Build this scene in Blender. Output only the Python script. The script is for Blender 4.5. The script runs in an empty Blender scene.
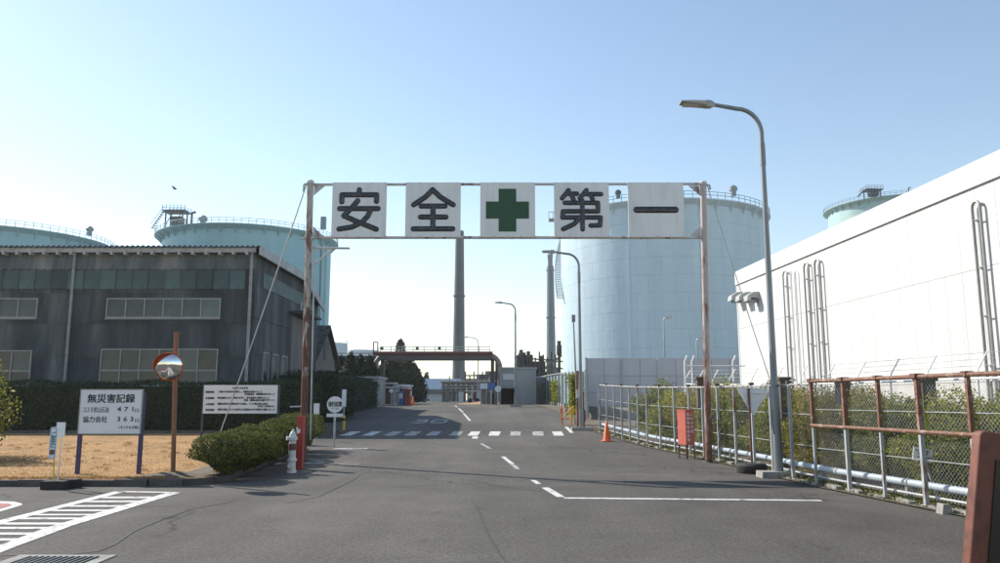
import bpy, bmesh, math, random
import numpy as np
from mathutils import Vector, Matrix

random.seed(7)
RNG = np.random.default_rng(7)
S = bpy.context.scene
COL = S.collection

# ------------------------------------------------------------------ camera, sky, sun, exposure
F_PX = 790.0            # focal length in photograph pixels (1000 px wide)
PITCH = math.radians(8.53)
CAM_H = 1.6
cam_data = bpy.data.cameras.new('camera')
cam_data.sensor_width = 36.0
cam_data.lens = 36.0 * F_PX / 1000.0
cam_data.clip_start = 0.05
cam_data.clip_end = 20000.0
cam = bpy.data.objects.new('camera', cam_data)
cam.location = (0, 0, CAM_H)
cam.rotation_euler = (math.radians(90) + PITCH, 0, 0)
COL.objects.link(cam)
S.camera = cam

SUN_EL = math.radians(36.5)
SX, SY = -0.830, 0.558          # horizontal direction towards the sun
SUN_AZ = math.atan2(SX, SY)
world = bpy.data.worlds.new('World')
S.world = world
world.use_nodes = True
wn = world.node_tree
bg = wn.nodes['Background']
sky = wn.nodes.new('ShaderNodeTexSky')
sky.sky_type = 'NISHITA'
sky.sun_disc = False
sky.sun_elevation = SUN_EL
sky.sun_rotation = SUN_AZ
sky.air_density = 1.15
sky.dust_density = 0.18
sky.ozone_density = 0.0
wn.links.new(sky.outputs[0], bg.inputs[0])
bg.inputs[1].default_value = 0.117
sun_data = bpy.data.lights.new('sun', 'SUN')
sun_data.energy = 4.5
sun_data.angle = math.radians(0.53)
sun_data.color = (1.0, 0.93, 0.82)
sun = bpy.data.objects.new('sun', sun_data)
to_sun = Vector((SX * math.cos(SUN_EL), SY * math.cos(SUN_EL), math.sin(SUN_EL)))
sun.rotation_euler = to_sun.to_track_quat('Z', 'Y').to_euler()
sun.location = to_sun * 300
COL.objects.link(sun)
S.view_settings.view_transform = 'Standard'
S.view_settings.look = 'None'
S.view_settings.exposure = 0.66
S.view_settings.gamma = 1.0
S.render.engine = 'CYCLES'
S.cycles.max_bounces = 6
S.cycles.transparent_max_bounces = 12

# ------------------------------------------------------------------ surveying helpers
_TX = [-60, 18, 24, 30, 36, 45, 57, 70, 90, 9000]
_TZ = [0, 0, .06, .2, .43, .78, 1.13, 1.28, 1.33, 1.33]
def gz(y):
    """height of the ground: level near the gate, then the road climbs gently"""
    return float(np.mean(np.interp(np.array([y - 3, y - 1.5, y, y + 1.5, y + 3]), _TX, _TZ)))

def at(u, v, Y):
    """a point at distance Y on the sight line measured at (u, v)"""
    a = (u - 500.0) / F_PX
    b = (281.5 - v) / F_PX
    c, s = math.cos(PITCH), math.sin(PITCH)
    k = Y / (c - s * b)
    return Vector((a * k, Y, CAM_H + (s + c * b) * k))

def gr(u, v, dz=0.0):
    """where the sight line meets the ground"""
    y = 4.0
    prev = None
    while y < 400:
        p = at(u, v, y)
        if p.z <= gz(y) + dz:
            lo, hi = y - 0.25, y
            for _ in range(18):
                m = (lo + hi) / 2
                if at(u, v, m).z <= gz(m) + dz: hi = m
                else: lo = m
            p = at(u, v, hi)
            p.z = gz(hi) + dz
            return p
        y += 0.25
    p = at(u, v, 400); p.z = gz(400) + dz
    return p

# ------------------------------------------------------------------ mesh builder
class MB:
    def __init__(self):
        self.v = []; self.f = []
    def add(self, vs, fs):
        n = len(self.v)
        self.v.extend([tuple(p) for p in vs])
        self.f.extend([tuple(i + n for i in q) for q in fs])
        return self
    def box(self, x0, x1, y0, y1, z0, z1):
        vs = [(x0,y0,z0),(x1,y0,z0),(x1,y1,z0),(x0,y1,z0),(x0,y0,z1),(x1,y0,z1),(x1,y1,z1),(x0,y1,z1)]
        fs = [(0,3,2,1),(4,5,6,7),(0,1,5,4),(1,2,6,5),(2,3,7,6),(3,0,4,7)]
        return self.add(vs, fs)
    def cbox(self, c, sx, sy, sz, rz=0.0, rx=0.0, ry=0.0):
        m = Matrix.Translation(Vector(c)) @ Matrix.Rotation(rz,4,'Z') @ Matrix.Rotation(ry,4,'Y') @ Matrix.Rotation(rx,4,'X')
        vs = [m @ Vector((a*sx/2, b*sy/2, d*sz/2)) for d in (-1,1) for a,b in ((-1,-1),(1,-1),(1,1),(-1,1))]
        fs = [(0,3,2,1),(4,5,6,7),(0,1,5,4),(1,2,6,5),(2,3,7,6),(3,0,4,7)]
        return self.add(vs, fs)
    def bar(self, a, b, w, h=None):
        """rectangular bar from a to b"""
        h = h or w
        a = Vector(a); b = Vector(b); d = (b - a).normalized()
        up = Vector((0,0,1)) if abs(d.z) < 0.95 else Vector((0,1,0))
        s = d.cross(up).normalized(); t = s.cross(d).normalized()
        vs = []
        for p in (a, b):
            for i, j in ((-1,-1),(1,-1),(1,1),(-1,1)):
                vs.append(p + s*(i*w/2) + t*(j*h/2))
        fs = [(0,1,2,3),(7,6,5,4),(0,4,5,1),(1,5,6,2),(2,6,7,3),(3,7,4,0)]
        return self.add(vs, fs)
    def tube(self, pts, r, n=8, caps=True):
        pts = [Vector(p) for p in pts]
        rs = r if isinstance(r, (list, tuple)) else [r]*len(pts)
        vs = []; fs = []
        t0 = (pts[1]-pts[0]).normalized()
        ref = Vector((0,0,1)) if abs(t0.z) < 0.9 else Vector((0,1,0))
        s = t0.cross(ref).normalized()
        for i, p in enumerate(pts):
            if i == 0: t = t0
            elif i == len(pts)-1: t = (pts[i]-pts[i-1]).normalized()
            else: t = ((pts[i]-pts[i-1]).normalized() + (pts[i+1]-pts[i]).normalized()).normalized()
            s = (s - t*s.dot(t)).normalized()
            w = t.cross(s)
            for k in range(n):
                a = 2*math.pi*k/n
                vs.append(p + (s*math.cos(a) + w*math.sin(a))*rs[i])
        for i in range(len(pts)-1):
            for k in range(n):
                a = i*n+k; b = i*n+(k+1)%n
                fs.append((a, b, b+n, a+n))
        if caps:
            fs.append(tuple(range(n-1,-1,-1)))
            m = (len(pts)-1)*n
            fs.append(tuple(range(m, m+n)))
        return self.add(vs, fs)
    def lathe(self, c, prof, n=24, a0=0.0, a1=2*math.pi, cap=True):
        """profile of (r, z) turned about the vertical through c"""
        c = Vector(c); full = abs(a1-a0-2*math.pi) < 1e-6
        m = n if full else n+1
        vs = []; fs = []
        for r, z in prof:
            for k in range(m):
                a = a0 + (a1-a0)*k/n
                vs.append((c.x+r*math.cos(a), c.y+r*math.sin(a), c.z+z))
        for i in range(len(prof)-1):
            for k in range(n):
                a = i*m+k; b = i*m+(k+1)%m
                fs.append((a, b, b+m, a+m))
        if cap and full:
            if prof[0][0] > 1e-4: fs.append(tuple(range(m-1,-1,-1)))
            if prof[-1][0] > 1e-4:
                q = (len(prof)-1)*m
                fs.append(tuple(range(q, q+m)))
        return self.add(vs, fs)
    def disc(self, c, r, t, n=24, axis='Y'):
        """a round plate of thickness t facing -Y"""
        c = Vector(c); vs = []
        for y in (-t/2, t/2):
            for k in range(n):
                a = 2*math.pi*k/n
                vs.append((c.x+r*math.cos(a), c.y+y, c.z+r*math.sin(a)))
        fs = [tuple(range(n)), tuple(range(2*n-1,n-1,-1))]
        for k in range(n):
            b = (k+1)%n
            fs.append((b, k, k+n, b+n))
        return self.add(vs, fs)
    def prism(self, poly, d):
        """polygon (list of points) pushed along vector d"""
        d = Vector(d); n = len(poly)
        vs = [Vector(p) for p in poly] + [Vector(p)+d for p in poly]
        fs = [tuple(range(n-1,-1,-1)), tuple(range(n, 2*n))]
        for k in range(n):
            b = (k+1)%n
            fs.append((k, b, b+n, k+n))
        return self.add(vs, fs)
    def quad(self, a, b, c, d):
        return self.add([a,b,c,d], [(0,1,2,3)])

ORG = {}
def mesh_of(name, mb, mats, origin=(0,0,0), smooth=True):
    me = bpy.data.meshes.new(name)
    o = Vector(origin)
    me.from_pydata([(p[0]-o.x, p[1]-o.y, p[2]-o.z) for p in mb.v], [], mb.f)
    for m in (mats if isinstance(mats, (list, tuple)) else [mats]):
        me.materials.append(m)
    bm = bmesh.new(); bm.from_mesh(me)
    bmesh.ops.recalc_face_normals(bm, faces=bm.faces)
    bm.to_mesh(me); bm.free()
    if smooth:
        me.shade_smooth()
        me.set_sharp_from_angle(angle=math.radians(38))
    return me

def tag(o, label=None, cat=None, group=None, kind=None):
    if label: o['label'] = label
    if cat: o['category'] = cat
    if group: o['group'] = group
    if kind: o['kind'] = kind
    return o

def thing(name, label, cat, loc, group=None):
    o = bpy.data.objects.new(name, None)
    o.empty_display_size = 0.3
    o.location = loc
    COL.objects.link(o)
    ORG[o.name] = Vector(loc)
    return tag(o, label, cat, group)

def part(name, mb, mat, parent, label=None, kind=None, smooth=True):
    org = ORG[parent.name]
    me = mesh_of(name, mb, mat, org, smooth)
    o = bpy.data.objects.new(name, me)
    COL.objects.link(o)
    o.parent = parent
    ORG[o.name] = org
    return tag(o, label, kind=kind)

def piece(name, me, parent, loc, rot=None):
    """a part sharing mesh data, standing at world position loc"""
    o = bpy.data.objects.new(name, me)
    COL.objects.link(o)
    o.parent = parent
    o.location = Vector(loc) - ORG[parent.name]
    if rot: o.rotation_euler = rot
    return o

def solo(name, mb, mat, label, cat, loc, group=None, kind=None, smooth=True):
    me = mesh_of(name, mb, mat, loc, smooth)
    o = bpy.data.objects.new(name, me)
    o.location = loc
    COL.objects.link(o)
    ORG[o.name] = Vector(loc)
    return tag(o, label, cat, group, kind)

def struct(name, mb, mat, smooth=True):
    me = mesh_of(name, mb, mat, (0,0,0), smooth)
    o = bpy.data.objects.new(name, me)
    COL.objects.link(o)
    ORG[o.name] = Vector((0,0,0))
    o['kind'] = 'structure'
    return o

def leaf_mesh(name, pts, size, mat, origin, dirs=None, aspect=0.55, jitter=0.45, flat=0.0):
    """one small folded leaf at every point; dirs = preferred facing"""
    pts = np.asarray(pts, float); n = len(pts)
    nr = RNG.normal(size=(n,3))
    nr /= np.linalg.norm(nr, axis=1, keepdims=True) + 1e-9
    if dirs is not None:
        nr = np.asarray(dirs)*(1-jitter) + nr*jitter
        nr /= np.linalg.norm(nr, axis=1, keepdims=True) + 1e-9
    t = RNG.normal(size=(n,3))
    t -= nr*np.sum(t*nr, axis=1, keepdims=True)
    t /= np.linalg.norm(t, axis=1, keepdims=True) + 1e-9
    b = np.cross(nr, t)
    s = size*RNG.uniform(0.6, 1.35, size=(n,1))
    v0 = pts - t*s*0.5
    v1 = pts + b*s*aspect*0.5 + nr*s*0.10
    v2 = pts + t*s*0.5
    v3 = pts - b*s*aspect*0.5 + nr*s*0.10
    V = np.stack([v0,v1,v2,v3], axis=1).reshape(-1,3) - np.asarray(origin)
    me = bpy.data.meshes.new(name)
    me.vertices.add(4*n); me.loops.add(4*n); me.polygons.add(n)
    me.vertices.foreach_set('co', V.ravel())
    me.loops.foreach_set('vertex_index', np.arange(4*n, dtype=np.int32))
    me.polygons.foreach_set('loop_start', np.arange(0, 4*n, 4, dtype=np.int32))
    me.polygons.foreach_set('loop_total', np.full(n, 4, dtype=np.int32))
    me.update(calc_edges=True)
    me.materials.append(mat)
    return me

def leaf_part(name, pts, size, mat, parent, **kw):
    org = ORG[parent.name]
    me = leaf_mesh(name, pts, size, mat, org, **kw)
    o = bpy.data.objects.new(name, me)
    COL.objects.link(o); o.parent = parent
    ORG[o.name] = org
    return o

# ------------------------------------------------------------------ materials
def _nt(name):
    m = bpy.data.materials.new(name); m.use_nodes = True
    nt = m.node_tree
    return m, nt, nt.nodes['Principled BSDF']
def N(nt, t, **kw):
    n = nt.nodes.new(t)
    for k, v in kw.items():
        if hasattr(n, k): setattr(n, k, v)
        else: n.inputs[k].default_value = v
    return n
def L(nt, a, b): nt.links.new(a, b)
def c4(c): return (c[0], c[1], c[2], 1.0)
def ramp(nt, fac, stops, interp='LINEAR'):
    r = nt.nodes.new('ShaderNodeValToRGB')
    r.color_ramp.interpolation = interp
    els = r.color_ramp.elements
    while len(els) < len(stops): els.new(0.5)
    for e, (p, c) in zip(els, stops):
        e.position = p
        e.color = c4(c) if isinstance(c, (tuple, list)) else (c, c, c, 1)
    L(nt, fac, r.inputs[0])
    return r
def mix(nt, fac, a, b, mode='MIX'):
    m = nt.nodes.new('ShaderNodeMix'); m.data_type = 'RGBA'; m.blend_type = mode
    for sock, val in ((m.inputs[0], fac), (m.inputs[6], a), (m.inputs[7], b)):
        if hasattr(val, 'is_output'): L(nt, val, sock)
        elif isinstance(val, (int, float)): sock.default_value = val
        else: sock.default_value = c4(val)
    return m.outputs[2]
def coords(nt, scale=(1,1,1), kind='Object'):
    tc = nt.nodes.new('ShaderNodeTexCoord')
    mp = nt.nodes.new('ShaderNodeMapping')
    mp.inputs['Scale'].default_value = scale
    L(nt, tc.outputs[kind], mp.inputs[0])
    return mp.outputs[0]
def noise(nt, vec, scale, detail=5, rough=0.55, dist=0.0):
    n = nt.nodes.new('ShaderNodeTexNoise')
    n.inputs['Scale'].default_value = scale
    n.inputs['Detail'].default_value = detail
    n.inputs['Roughness'].default_value = rough
    n.inputs['Distortion'].default_value = dist
    L(nt, vec, n.inputs['Vector'])
    return n.outputs['Fac']
def bump(nt, bsdf, h, strength=0.3, dist=0.02):
    b = nt.nodes.new('ShaderNodeBump')
    b.inputs['Strength'].default_value = strength
    b.inputs['Distance'].default_value = dist
    L(nt, h, b.inputs['Height'])
    L(nt, b.outputs[0], bsdf.inputs['Normal'])

def plain(name, col, rough=0.6, metal=0.0, var=0.18, scale=3.0, streak=False, dirt=None, dirt_amt=0.35, rnd=0.0, bmp=0.0):
    """painted or bare surface with uneven tone, dirt patches and optional vertical streaks"""
    m, nt, b = _nt(name)
    v = coords(nt, (1,1,0.15) if streak else (1,1,1))
    n1 = noise(nt, v, scale, 6, 0.6)
    lo = tuple(x*(1-var) for x in col); hi = tuple(min(1, x*(1+var*0.7)) for x in col)
    c = ramp(nt, n1, [(0.3, lo), (0.7, hi)]).outputs[0]
    if dirt:
        n2 = noise(nt, v, scale*2.3, 8, 0.65, 0.3)
        f = ramp(nt, n2, [(0.50, 0.0), (0.72, dirt_amt)]).outputs[0]
        c = mix(nt, f, c, dirt)
    if rnd:
        oi = nt.nodes.new('ShaderNodeObjectInfo')
        f = ramp(nt, oi.outputs['Random'], [(0.0, 1-rnd), (1.0, 1+rnd*0.4)]).outputs[0]
        c = mix(nt, 1.0, c, f, 'MULTIPLY')
    L(nt, c, b.inputs['Base Color'])
    b.inputs['Roughness'].default_value = rough
    b.inputs['Metallic'].default_value = metal
    if bmp: bump(nt, b, noise(nt, v, scale*12, 4), bmp, 0.01)
    return m

def rusty(name, paint, rust=(0.16,0.055,0.025), amount=0.5, scale=5.0, rough=0.7, stretch=0.35, climb=None):
    m, nt, b = _nt(name)
    v = coords(nt, (1,1,stretch))
    n1 = noise(nt, v, scale, 8, 0.68, 0.4)
    e = 1.0 - amount
    if climb:
        # rust creeps up from the foot: climb = (height where it is half as strong, strength)
        sx = nt.nodes.new('ShaderNodeSeparateXYZ'); L(nt, coords(nt), sx.inputs[0])
        mr = nt.nodes.new('ShaderNodeMapRange')
        mr.inputs['From Min'].default_value = 0; mr.inputs['From Max'].default_value = climb[0]
        mr.inputs['To Min'].default_value = climb[1]; mr.inputs['To Max'].default_value = -climb[1]
        L(nt, sx.outputs[2], mr.inputs['Value'])
        ad = nt.nodes.new('ShaderNodeMath'); ad.operation = 'ADD'
        L(nt, n1, ad.inputs[0]); L(nt, mr.outputs[0], ad.inputs[1]); n1 = ad.outputs[0]
    f = ramp(nt, n1, [(0.30+0.4*e-0.06, 0.0), (0.30+0.4*e+0.05, 1.0)]).outputs[0]
    n2 = noise(nt, v, scale*4, 5)
    rc = ramp(nt, n2, [(0.3, tuple(x*0.5 for x in rust)), (0.7, tuple(x*1.5 for x in rust))]).outputs[0]
    pc = ramp(nt, n2, [(0.3, tuple(x*0.82 for x in paint)), (0.7, paint)]).outputs[0]
    L(nt, mix(nt, f, pc, rc), b.inputs['Base Color'])
    b.inputs['Roughness'].default_value = rough
    bump(nt, b, n1, 0.4, 0.006)
    return m

def leafy(name, stops, rough=0.5, trans=0.25):
    """leaves: every leaf its own tone"""
    m, nt, b = _nt(name)
    g = nt.nodes.new('ShaderNodeNewGeometry')
    v = coords(nt)
    n1 = noise(nt, v, 1.6, 3)
    a = nt.nodes.new('ShaderNodeMath'); a.operation = 'MULTIPLY_ADD'
    L(nt, n1, a.inputs[0]); a.inputs[1].default_value = 0.9; a.inputs[2].default_value = -0.45
    s = nt.nodes.new('ShaderNodeMath'); s.operation = 'ADD'; s.use_clamp = True
    L(nt, g.outputs['Random Per Island'], s.inputs[0]); L(nt, a.outputs[0], s.inputs[1])
    c = ramp(nt, s.outputs[0], stops).outputs[0]
    L(nt, c, b.inputs['Base Color'])
    b.inputs['Roughness'].default_value = rough
    b.inputs['Specular IOR Level'].default_value = 0.3
    tr = nt.nodes.new('ShaderNodeBsdfTranslucent')
    L(nt, c, tr.inputs[0])
    mx = nt.nodes.new('ShaderNodeMixShader'); mx.inputs[0].default_value = trans
    L(nt, b.outputs[0], mx.inputs[1]); L(nt, tr.outputs[0], mx.inputs[2])
    L(nt, mx.outputs[0], nt.nodes['Material Output'].inputs[0])
    return m

def asphalt(name):
    m, nt, b = _nt(name)
    v = coords(nt)
    big = noise(nt, v, 0.16, 4, 0.5, 0.6)
    mid = noise(nt, v, 1.1, 6, 0.6)
    agg = noise(nt, v, 48, 4, 0.8)
    agg2 = noise(nt, v, 17, 5, 0.75)
    lane = noise(nt, coords(nt, (0.9, 0.03, 1)), 1.0, 3)
    c = ramp(nt, big, [(0.3, (0.064,0.060,0.054)), (0.7, (0.110,0.103,0.092))]).outputs[0]
    c = mix(nt, 0.55, c, ramp(nt, mid, [(0.25, (0.35,)*3), (0.75, (0.66,)*3)]).outputs[0], 'OVERLAY')
    c = mix(nt, 0.5, c, ramp(nt, lane, [(0.3, (0.36,)*3), (0.7, (0.64,)*3)]).outputs[0], 'OVERLAY')
    c = mix(nt, 1.0, c, ramp(nt, agg, [(0.30, (0.12,)*3), (0.5, (0.5,)*3), (0.70, (0.92,)*3)]).outputs[0], 'OVERLAY')
    c = mix(nt, 0.8, c, ramp(nt, agg2, [(0.30, (0.25,)*3), (0.5, (0.5,)*3), (0.70, (0.78,)*3)]).outputs[0], 'OVERLAY')
    # cracks and sealed joints
    wv = nt.nodes.new('ShaderNodeVectorMath'); wv.operation = 'ADD'
    wn_ = nt.nodes.new('ShaderNodeTexNoise'); wn_.inputs['Scale'].default_value = 1.3; wn_.inputs['Detail'].default_value = 6
    L(nt, v, wn_.inputs['Vector'])
    sc = nt.nodes.new('ShaderNodeVectorMath'); sc.operation = 'SCALE'; sc.inputs['Scale'].default_value = 0.9
    L(nt, wn_.outputs['Color'], sc.inputs[0]); L(nt, v, wv.inputs[0]); L(nt, sc.outputs[0], wv.inputs[1])
    vo = nt.nodes.new('ShaderNodeTexVoronoi'); vo.feature = 'DISTANCE_TO_EDGE'; vo.inputs['Scale'].default_value = 0.19
    L(nt, wv.outputs[0], vo.inputs['Vector'])
    line = ramp(nt, vo.outputs['Distance'], [(0.0, 1.0), (0.006, 0.0)]).outputs[0]
    gate = ramp(nt, noise(nt, v, 0.23, 2), [(0.50, 0.0), (0.56, 1.0)]).outputs[0]
    f = mix(nt, 1.0, line, gate, 'MULTIPLY')
    c = mix(nt, f, c, (0.022,0.021,0.02))
    # oil spots
    sp = ramp(nt, noise(nt, v, 2.6, 4, 0.5), [(0.64, 0.0), (0.76, 0.5)]).outputs[0]
    c = mix(nt, sp, c, (0.03,0.029,0.028))
    L(nt, c, b.inputs['Base Color'])
    b.inputs['Roughness'].default_value = 0.88
    b.inputs['Specular IOR Level'].default_value = 0.25
    bump(nt, b, agg, 0.8, 0.008)
    return m

def road_paint(name, col=(0.62,0.62,0.60), wear=0.45):
    m, nt, b = _nt(name)
    v = coords(nt)
    n1 = noise(nt, v, 7, 8, 0.75, 0.3)
    n2 = noise(nt, v, 60, 3, 0.7)
    f = ramp(nt, n1, [(0.34+0.3*(1-wear), 0.0), (0.46+0.3*(1-wear), 0.85)]).outputs[0]
    c = mix(nt, f, ramp(nt, n2, [(0.3, tuple(x*0.75 for x in col)), (0.6, col)]).outputs[0], (0.085,0.08,0.075))
    L(nt, c, b.inputs['Base Color'])
    b.inputs['Roughness'].default_value = 0.75
    bump(nt, b, n2, 0.3, 0.004)
    return m

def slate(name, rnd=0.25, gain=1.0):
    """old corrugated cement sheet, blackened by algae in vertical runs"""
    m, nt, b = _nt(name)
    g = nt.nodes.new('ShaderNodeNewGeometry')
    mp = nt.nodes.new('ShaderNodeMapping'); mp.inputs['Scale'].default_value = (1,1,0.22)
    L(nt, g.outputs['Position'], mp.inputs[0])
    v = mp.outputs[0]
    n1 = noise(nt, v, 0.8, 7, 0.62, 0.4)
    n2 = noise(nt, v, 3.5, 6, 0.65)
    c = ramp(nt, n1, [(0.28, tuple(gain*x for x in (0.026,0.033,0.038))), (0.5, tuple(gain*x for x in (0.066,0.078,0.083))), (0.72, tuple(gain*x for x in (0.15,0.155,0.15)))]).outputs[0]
    c = mix(nt, 0.42, c, ramp(nt, n2, [(0.25, (0.28,)*3), (0.75, (0.72,)*3)]).outputs[0], 'OVERLAY')
    oi = nt.nodes.new('ShaderNodeObjectInfo')
    f = ramp(nt, oi.outputs['Random'], [(0.0, 1-rnd), (1.0, 1+rnd)]).outputs[0]
    c = mix(nt, 1.0, c, f, 'MULTIPLY')
    L(nt, c, b.inputs['Base Color'])
    b.inputs['Roughness'].default_value = 0.9
    sx = nt.nodes.new('ShaderNodeSeparateXYZ'); L(nt, g.outputs['Position'], sx.inputs[0])
    ad = nt.nodes.new('ShaderNodeMath'); ad.operation = 'ADD'
    L(nt, sx.outputs[0], ad.inputs[0]); L(nt, sx.outputs[1], ad.inputs[1])
    ml = nt.nodes.new('ShaderNodeMath'); ml.operation = 'MULTIPLY'; ml.inputs[1].default_value = 2*math.pi/0.13
    L(nt, ad.outputs[0], ml.inputs[0])
    sn = nt.nodes.new('ShaderNodeMath'); sn.operation = 'SINE'; L(nt, ml.outputs[0], sn.inputs[0])
    bump(nt, b, sn.outputs[0], 0.35, 0.02)
    return m

def wcoords(nt, scale=(1,1,1)):
    """position in the place, so that neighbouring plates share one run of weathering"""
    g = nt.nodes.new('ShaderNodeNewGeometry')
    mp = nt.nodes.new('ShaderNodeMapping'); mp.inputs['Scale'].default_value = scale
    L(nt, g.outputs['Position'], mp.inputs[0])
    return mp.outputs[0]

def steel_tank(name, col, dirt=(0.2,0.22,0.22), stain=0.3, rough=0.5, rnd=0.007):
    m, nt, b = _nt(name)
    v = wcoords(nt, (1,1,0.10))
    n1 = noise(nt, v, 0.35, 7, 0.6, 0.3)
    n2 = noise(nt, wcoords(nt), 0.12, 4, 0.5)
    c = ramp(nt, n1, [(0.3, tuple(x*0.86 for x in col)), (0.7, tuple(min(1,x*1.06) for x in col))]).outputs[0]
    f = ramp(nt, n2, [(0.45, 0.0), (0.75, stain)]).outputs[0]
    c = mix(nt, f, c, dirt)
    n3 = noise(nt, wcoords(nt, (1,1,0.04)), 1.1, 6, 0.65)
    c = mix(nt, ramp(nt, n3, [(0.60, 0.0), (0.74, 0.22)]).outputs[0], c, tuple(x*0.6 for x in dirt))
    oi = nt.nodes.new('ShaderNodeObjectInfo')
    c = mix(nt, 1.0, c, ramp(nt, oi.outputs['Random'], [(0.0, 1-rnd), (1.0, 1.0)]).outputs[0], 'MULTIPLY')
    L(nt, c, b.inputs['Base Color'])
    b.inputs['Roughness'].default_value = rough
    bump(nt, b, noise(nt, wcoords(nt), 0.5, 2), 0.12, 0.3)
    return m

def glassy(name, col, rough=0.12, var=0.3):
    m, nt, b = _nt(name)
    n1 = noise(nt, coords(nt), 1.3, 4)
    oi = nt.nodes.new('ShaderNodeObjectInfo')
    c = ramp(nt, n1, [(0.3, tuple(x*(1-var) for x in col)), (0.7, tuple(x*(1+var) for x in col))]).outputs[0]
    c = mix(nt, 1.0, c, ramp(nt, oi.outputs['Random'], [(0.0, 0.5), (0.6, 1.0), (1.0, 1.7)]).outputs[0], 'MULTIPLY')
    L(nt, c, b.inputs['Base Color'])
    b.inputs['Roughness'].default_value = rough
    return m

M = {}
M['asphalt'] = asphalt('asphalt')
M['paint'] = road_paint('white_road_paint', wear=0.42)
M['paint_worn'] = road_paint('worn_road_paint', (0.5,0.5,0.48), wear=0.66)
M['tar'] = plain('tar_seam', (0.044,0.041,0.038), 0.8, var=0.3, scale=6, dirt=(0.07,0.066,0.06), dirt_amt=0.9)
M['red_paint'] = road_paint('red_road_paint', (0.36,0.08,0.07), wear=0.4)
M['concrete'] = plain('concrete', (0.30,0.29,0.27), 0.9, var=0.35, scale=4, dirt=(0.09,0.085,0.07), bmp=0.3)
M['kerb'] = plain('kerb_concrete', (0.10,0.095,0.085), 0.92, var=0.4, scale=3, dirt=(0.03,0.03,0.025), dirt_amt=0.6, rnd=0.25, bmp=0.3)
M['dark_conc'] = plain('dark_concrete', (0.075,0.07,0.065), 0.92, var=0.35, scale=6, dirt=(0.03,0.03,0.03), bmp=0.3)
M['soil'] = plain('soil', (0.13,0.105,0.075), 0.95, var=0.45, scale=5, dirt=(0.06,0.07,0.03), dirt_amt=0.6, bmp=0.5)
M['far_ground'] = plain('far_ground', (0.20,0.18,0.15), 0.95, var=0.3, scale=0.08)
M['drylawn'] = plain('dry_lawn', (0.36,0.21,0.082), 0.95, var=0.30, scale=0.7, dirt=(0.22,0.13,0.055), dirt_amt=0.5, bmp=0.5)
M['dryblade'] = leafy('dry_grass_blade', [(0.0,(0.32,0.185,0.072)),(0.5,(0.385,0.228,0.090)),(1.0,(0.45,0.275,0.115))], 0.9, 0.4)
M['weed'] = leafy('weed_leaf', [(0.0,(0.05,0.07,0.015)),(0.6,(0.13,0.15,0.03)),(1.0,(0.28,0.22,0.07))], 0.7, 0.2)
M['hedge'] = leafy('dark_hedge_leaf', [(0.0,(0.012,0.028,0.012)),(0.6,(0.035,0.065,0.025)),(1.0,(0.06,0.095,0.03))], 0.5)
M['shrub'] = leafy('clipped_shrub_leaf', [(0.0,(0.03,0.05,0.012)),(0.55,(0.10,0.125,0.024)),(1.0,(0.21,0.21,0.04))], 0.8)
M['bush'] = leafy('bush_leaf', [(0.0,(0.09,0.115,0.014)),(0.5,(0.22,0.245,0.03)),(0.85,(0.34,0.34,0.045)),(1.0,(0.40,0.34,0.05))], 0.5, 0.5)
M['bush2'] = leafy('ochre_bush_leaf', [(0.0,(0.11,0.10,0.014)),(0.5,(0.27,0.24,0.03)),(1.0,(0.40,0.31,0.05))], 0.5, 0.5)
M['bush3'] = leafy('green_bush_leaf', [(0.0,(0.05,0.07,0.012)),(0.5,(0.14,0.165,0.03)),(1.0,(0.27,0.26,0.05))], 0.5, 0.5)
M['pine'] = leafy('conifer_needles', [(0.0,(0.010,0.024,0.012)),(0.6,(0.03,0.055,0.025)),(1.0,(0.055,0.08,0.035))], 0.6, 0.1)
M['core'] = plain('core_fill', (0.022,0.026,0.012), 0.95, var=0.5, scale=8)  # dark filler added inside foliage to stop see-through and give dark depth
M['bark'] = plain('bark', (0.09,0.065,0.045), 0.95, var=0.4, scale=8, bmp=0.5)
M['slate'] = slate('corrugated_slate')
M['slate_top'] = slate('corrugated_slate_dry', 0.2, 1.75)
M['slate2'] = slate('corrugated_slate_dark', 0.18)
M['teal_sheet'] = glassy('teal_fibre_sheet', (0.050,0.088,0.088), 0.6)
M['winglass'] = glassy('window_glass', (0.055,0.075,0.078), 0.18)
M['alu'] = plain('window_aluminium', (0.30,0.31,0.31), 0.5, 0.2, var=0.2, scale=5)
M['fascia'] = plain('weathered_fascia', (0.40,0.42,0.42), 0.7, var=0.25, scale=2, dirt=(0.12,0.12,0.11), dirt_amt=0.5)
M['blueroof'] = plain('blue_grey_roof', (0.06,0.10,0.14), 0.6, var=0.25, scale=1.5)
M['pipe_grey'] = plain('grey_downpipe', (0.28,0.30,0.31), 0.55, var=0.2, scale=3, dirt=(0.1,0.1,0.1))
M['tile'] = plain('roof_tile', (0.080,0.074,0.068), 0.85, var=0.4, scale=6, rnd=0.6)
M['rendered'] = plain('old_render', (0.17,0.165,0.155), 0.9, var=0.3, scale=1.2, streak=True, dirt=(0.07,0.07,0.065), dirt_amt=0.6)
M['teal'] = steel_tank('teal_tank_paint', (0.205,0.42,0.49), (0.15,0.31,0.37), 0.3)
M['tankwhite'] = steel_tank('pale_tank_paint', (0.50,0.64,0.73), (0.42,0.56,0.65), 0.45)
M['mint'] = steel_tank('mint_tank_paint', (0.33,0.49,0.50), (0.21,0.32,0.33), 0.3)
M['dark_steel'] = plain('dark_steel', (0.055,0.075,0.09), 0.6, 0.2, var=0.3, scale=2)
M['teal_rail'] = plain('teal_rail_paint', (0.13,0.24,0.26), 0.6, var=0.2)
M['galv'] = plain('galvanised_steel', (0.23,0.25,0.26), 0.48, 0.35, var=0.25, scale=4, streak=True)
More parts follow.
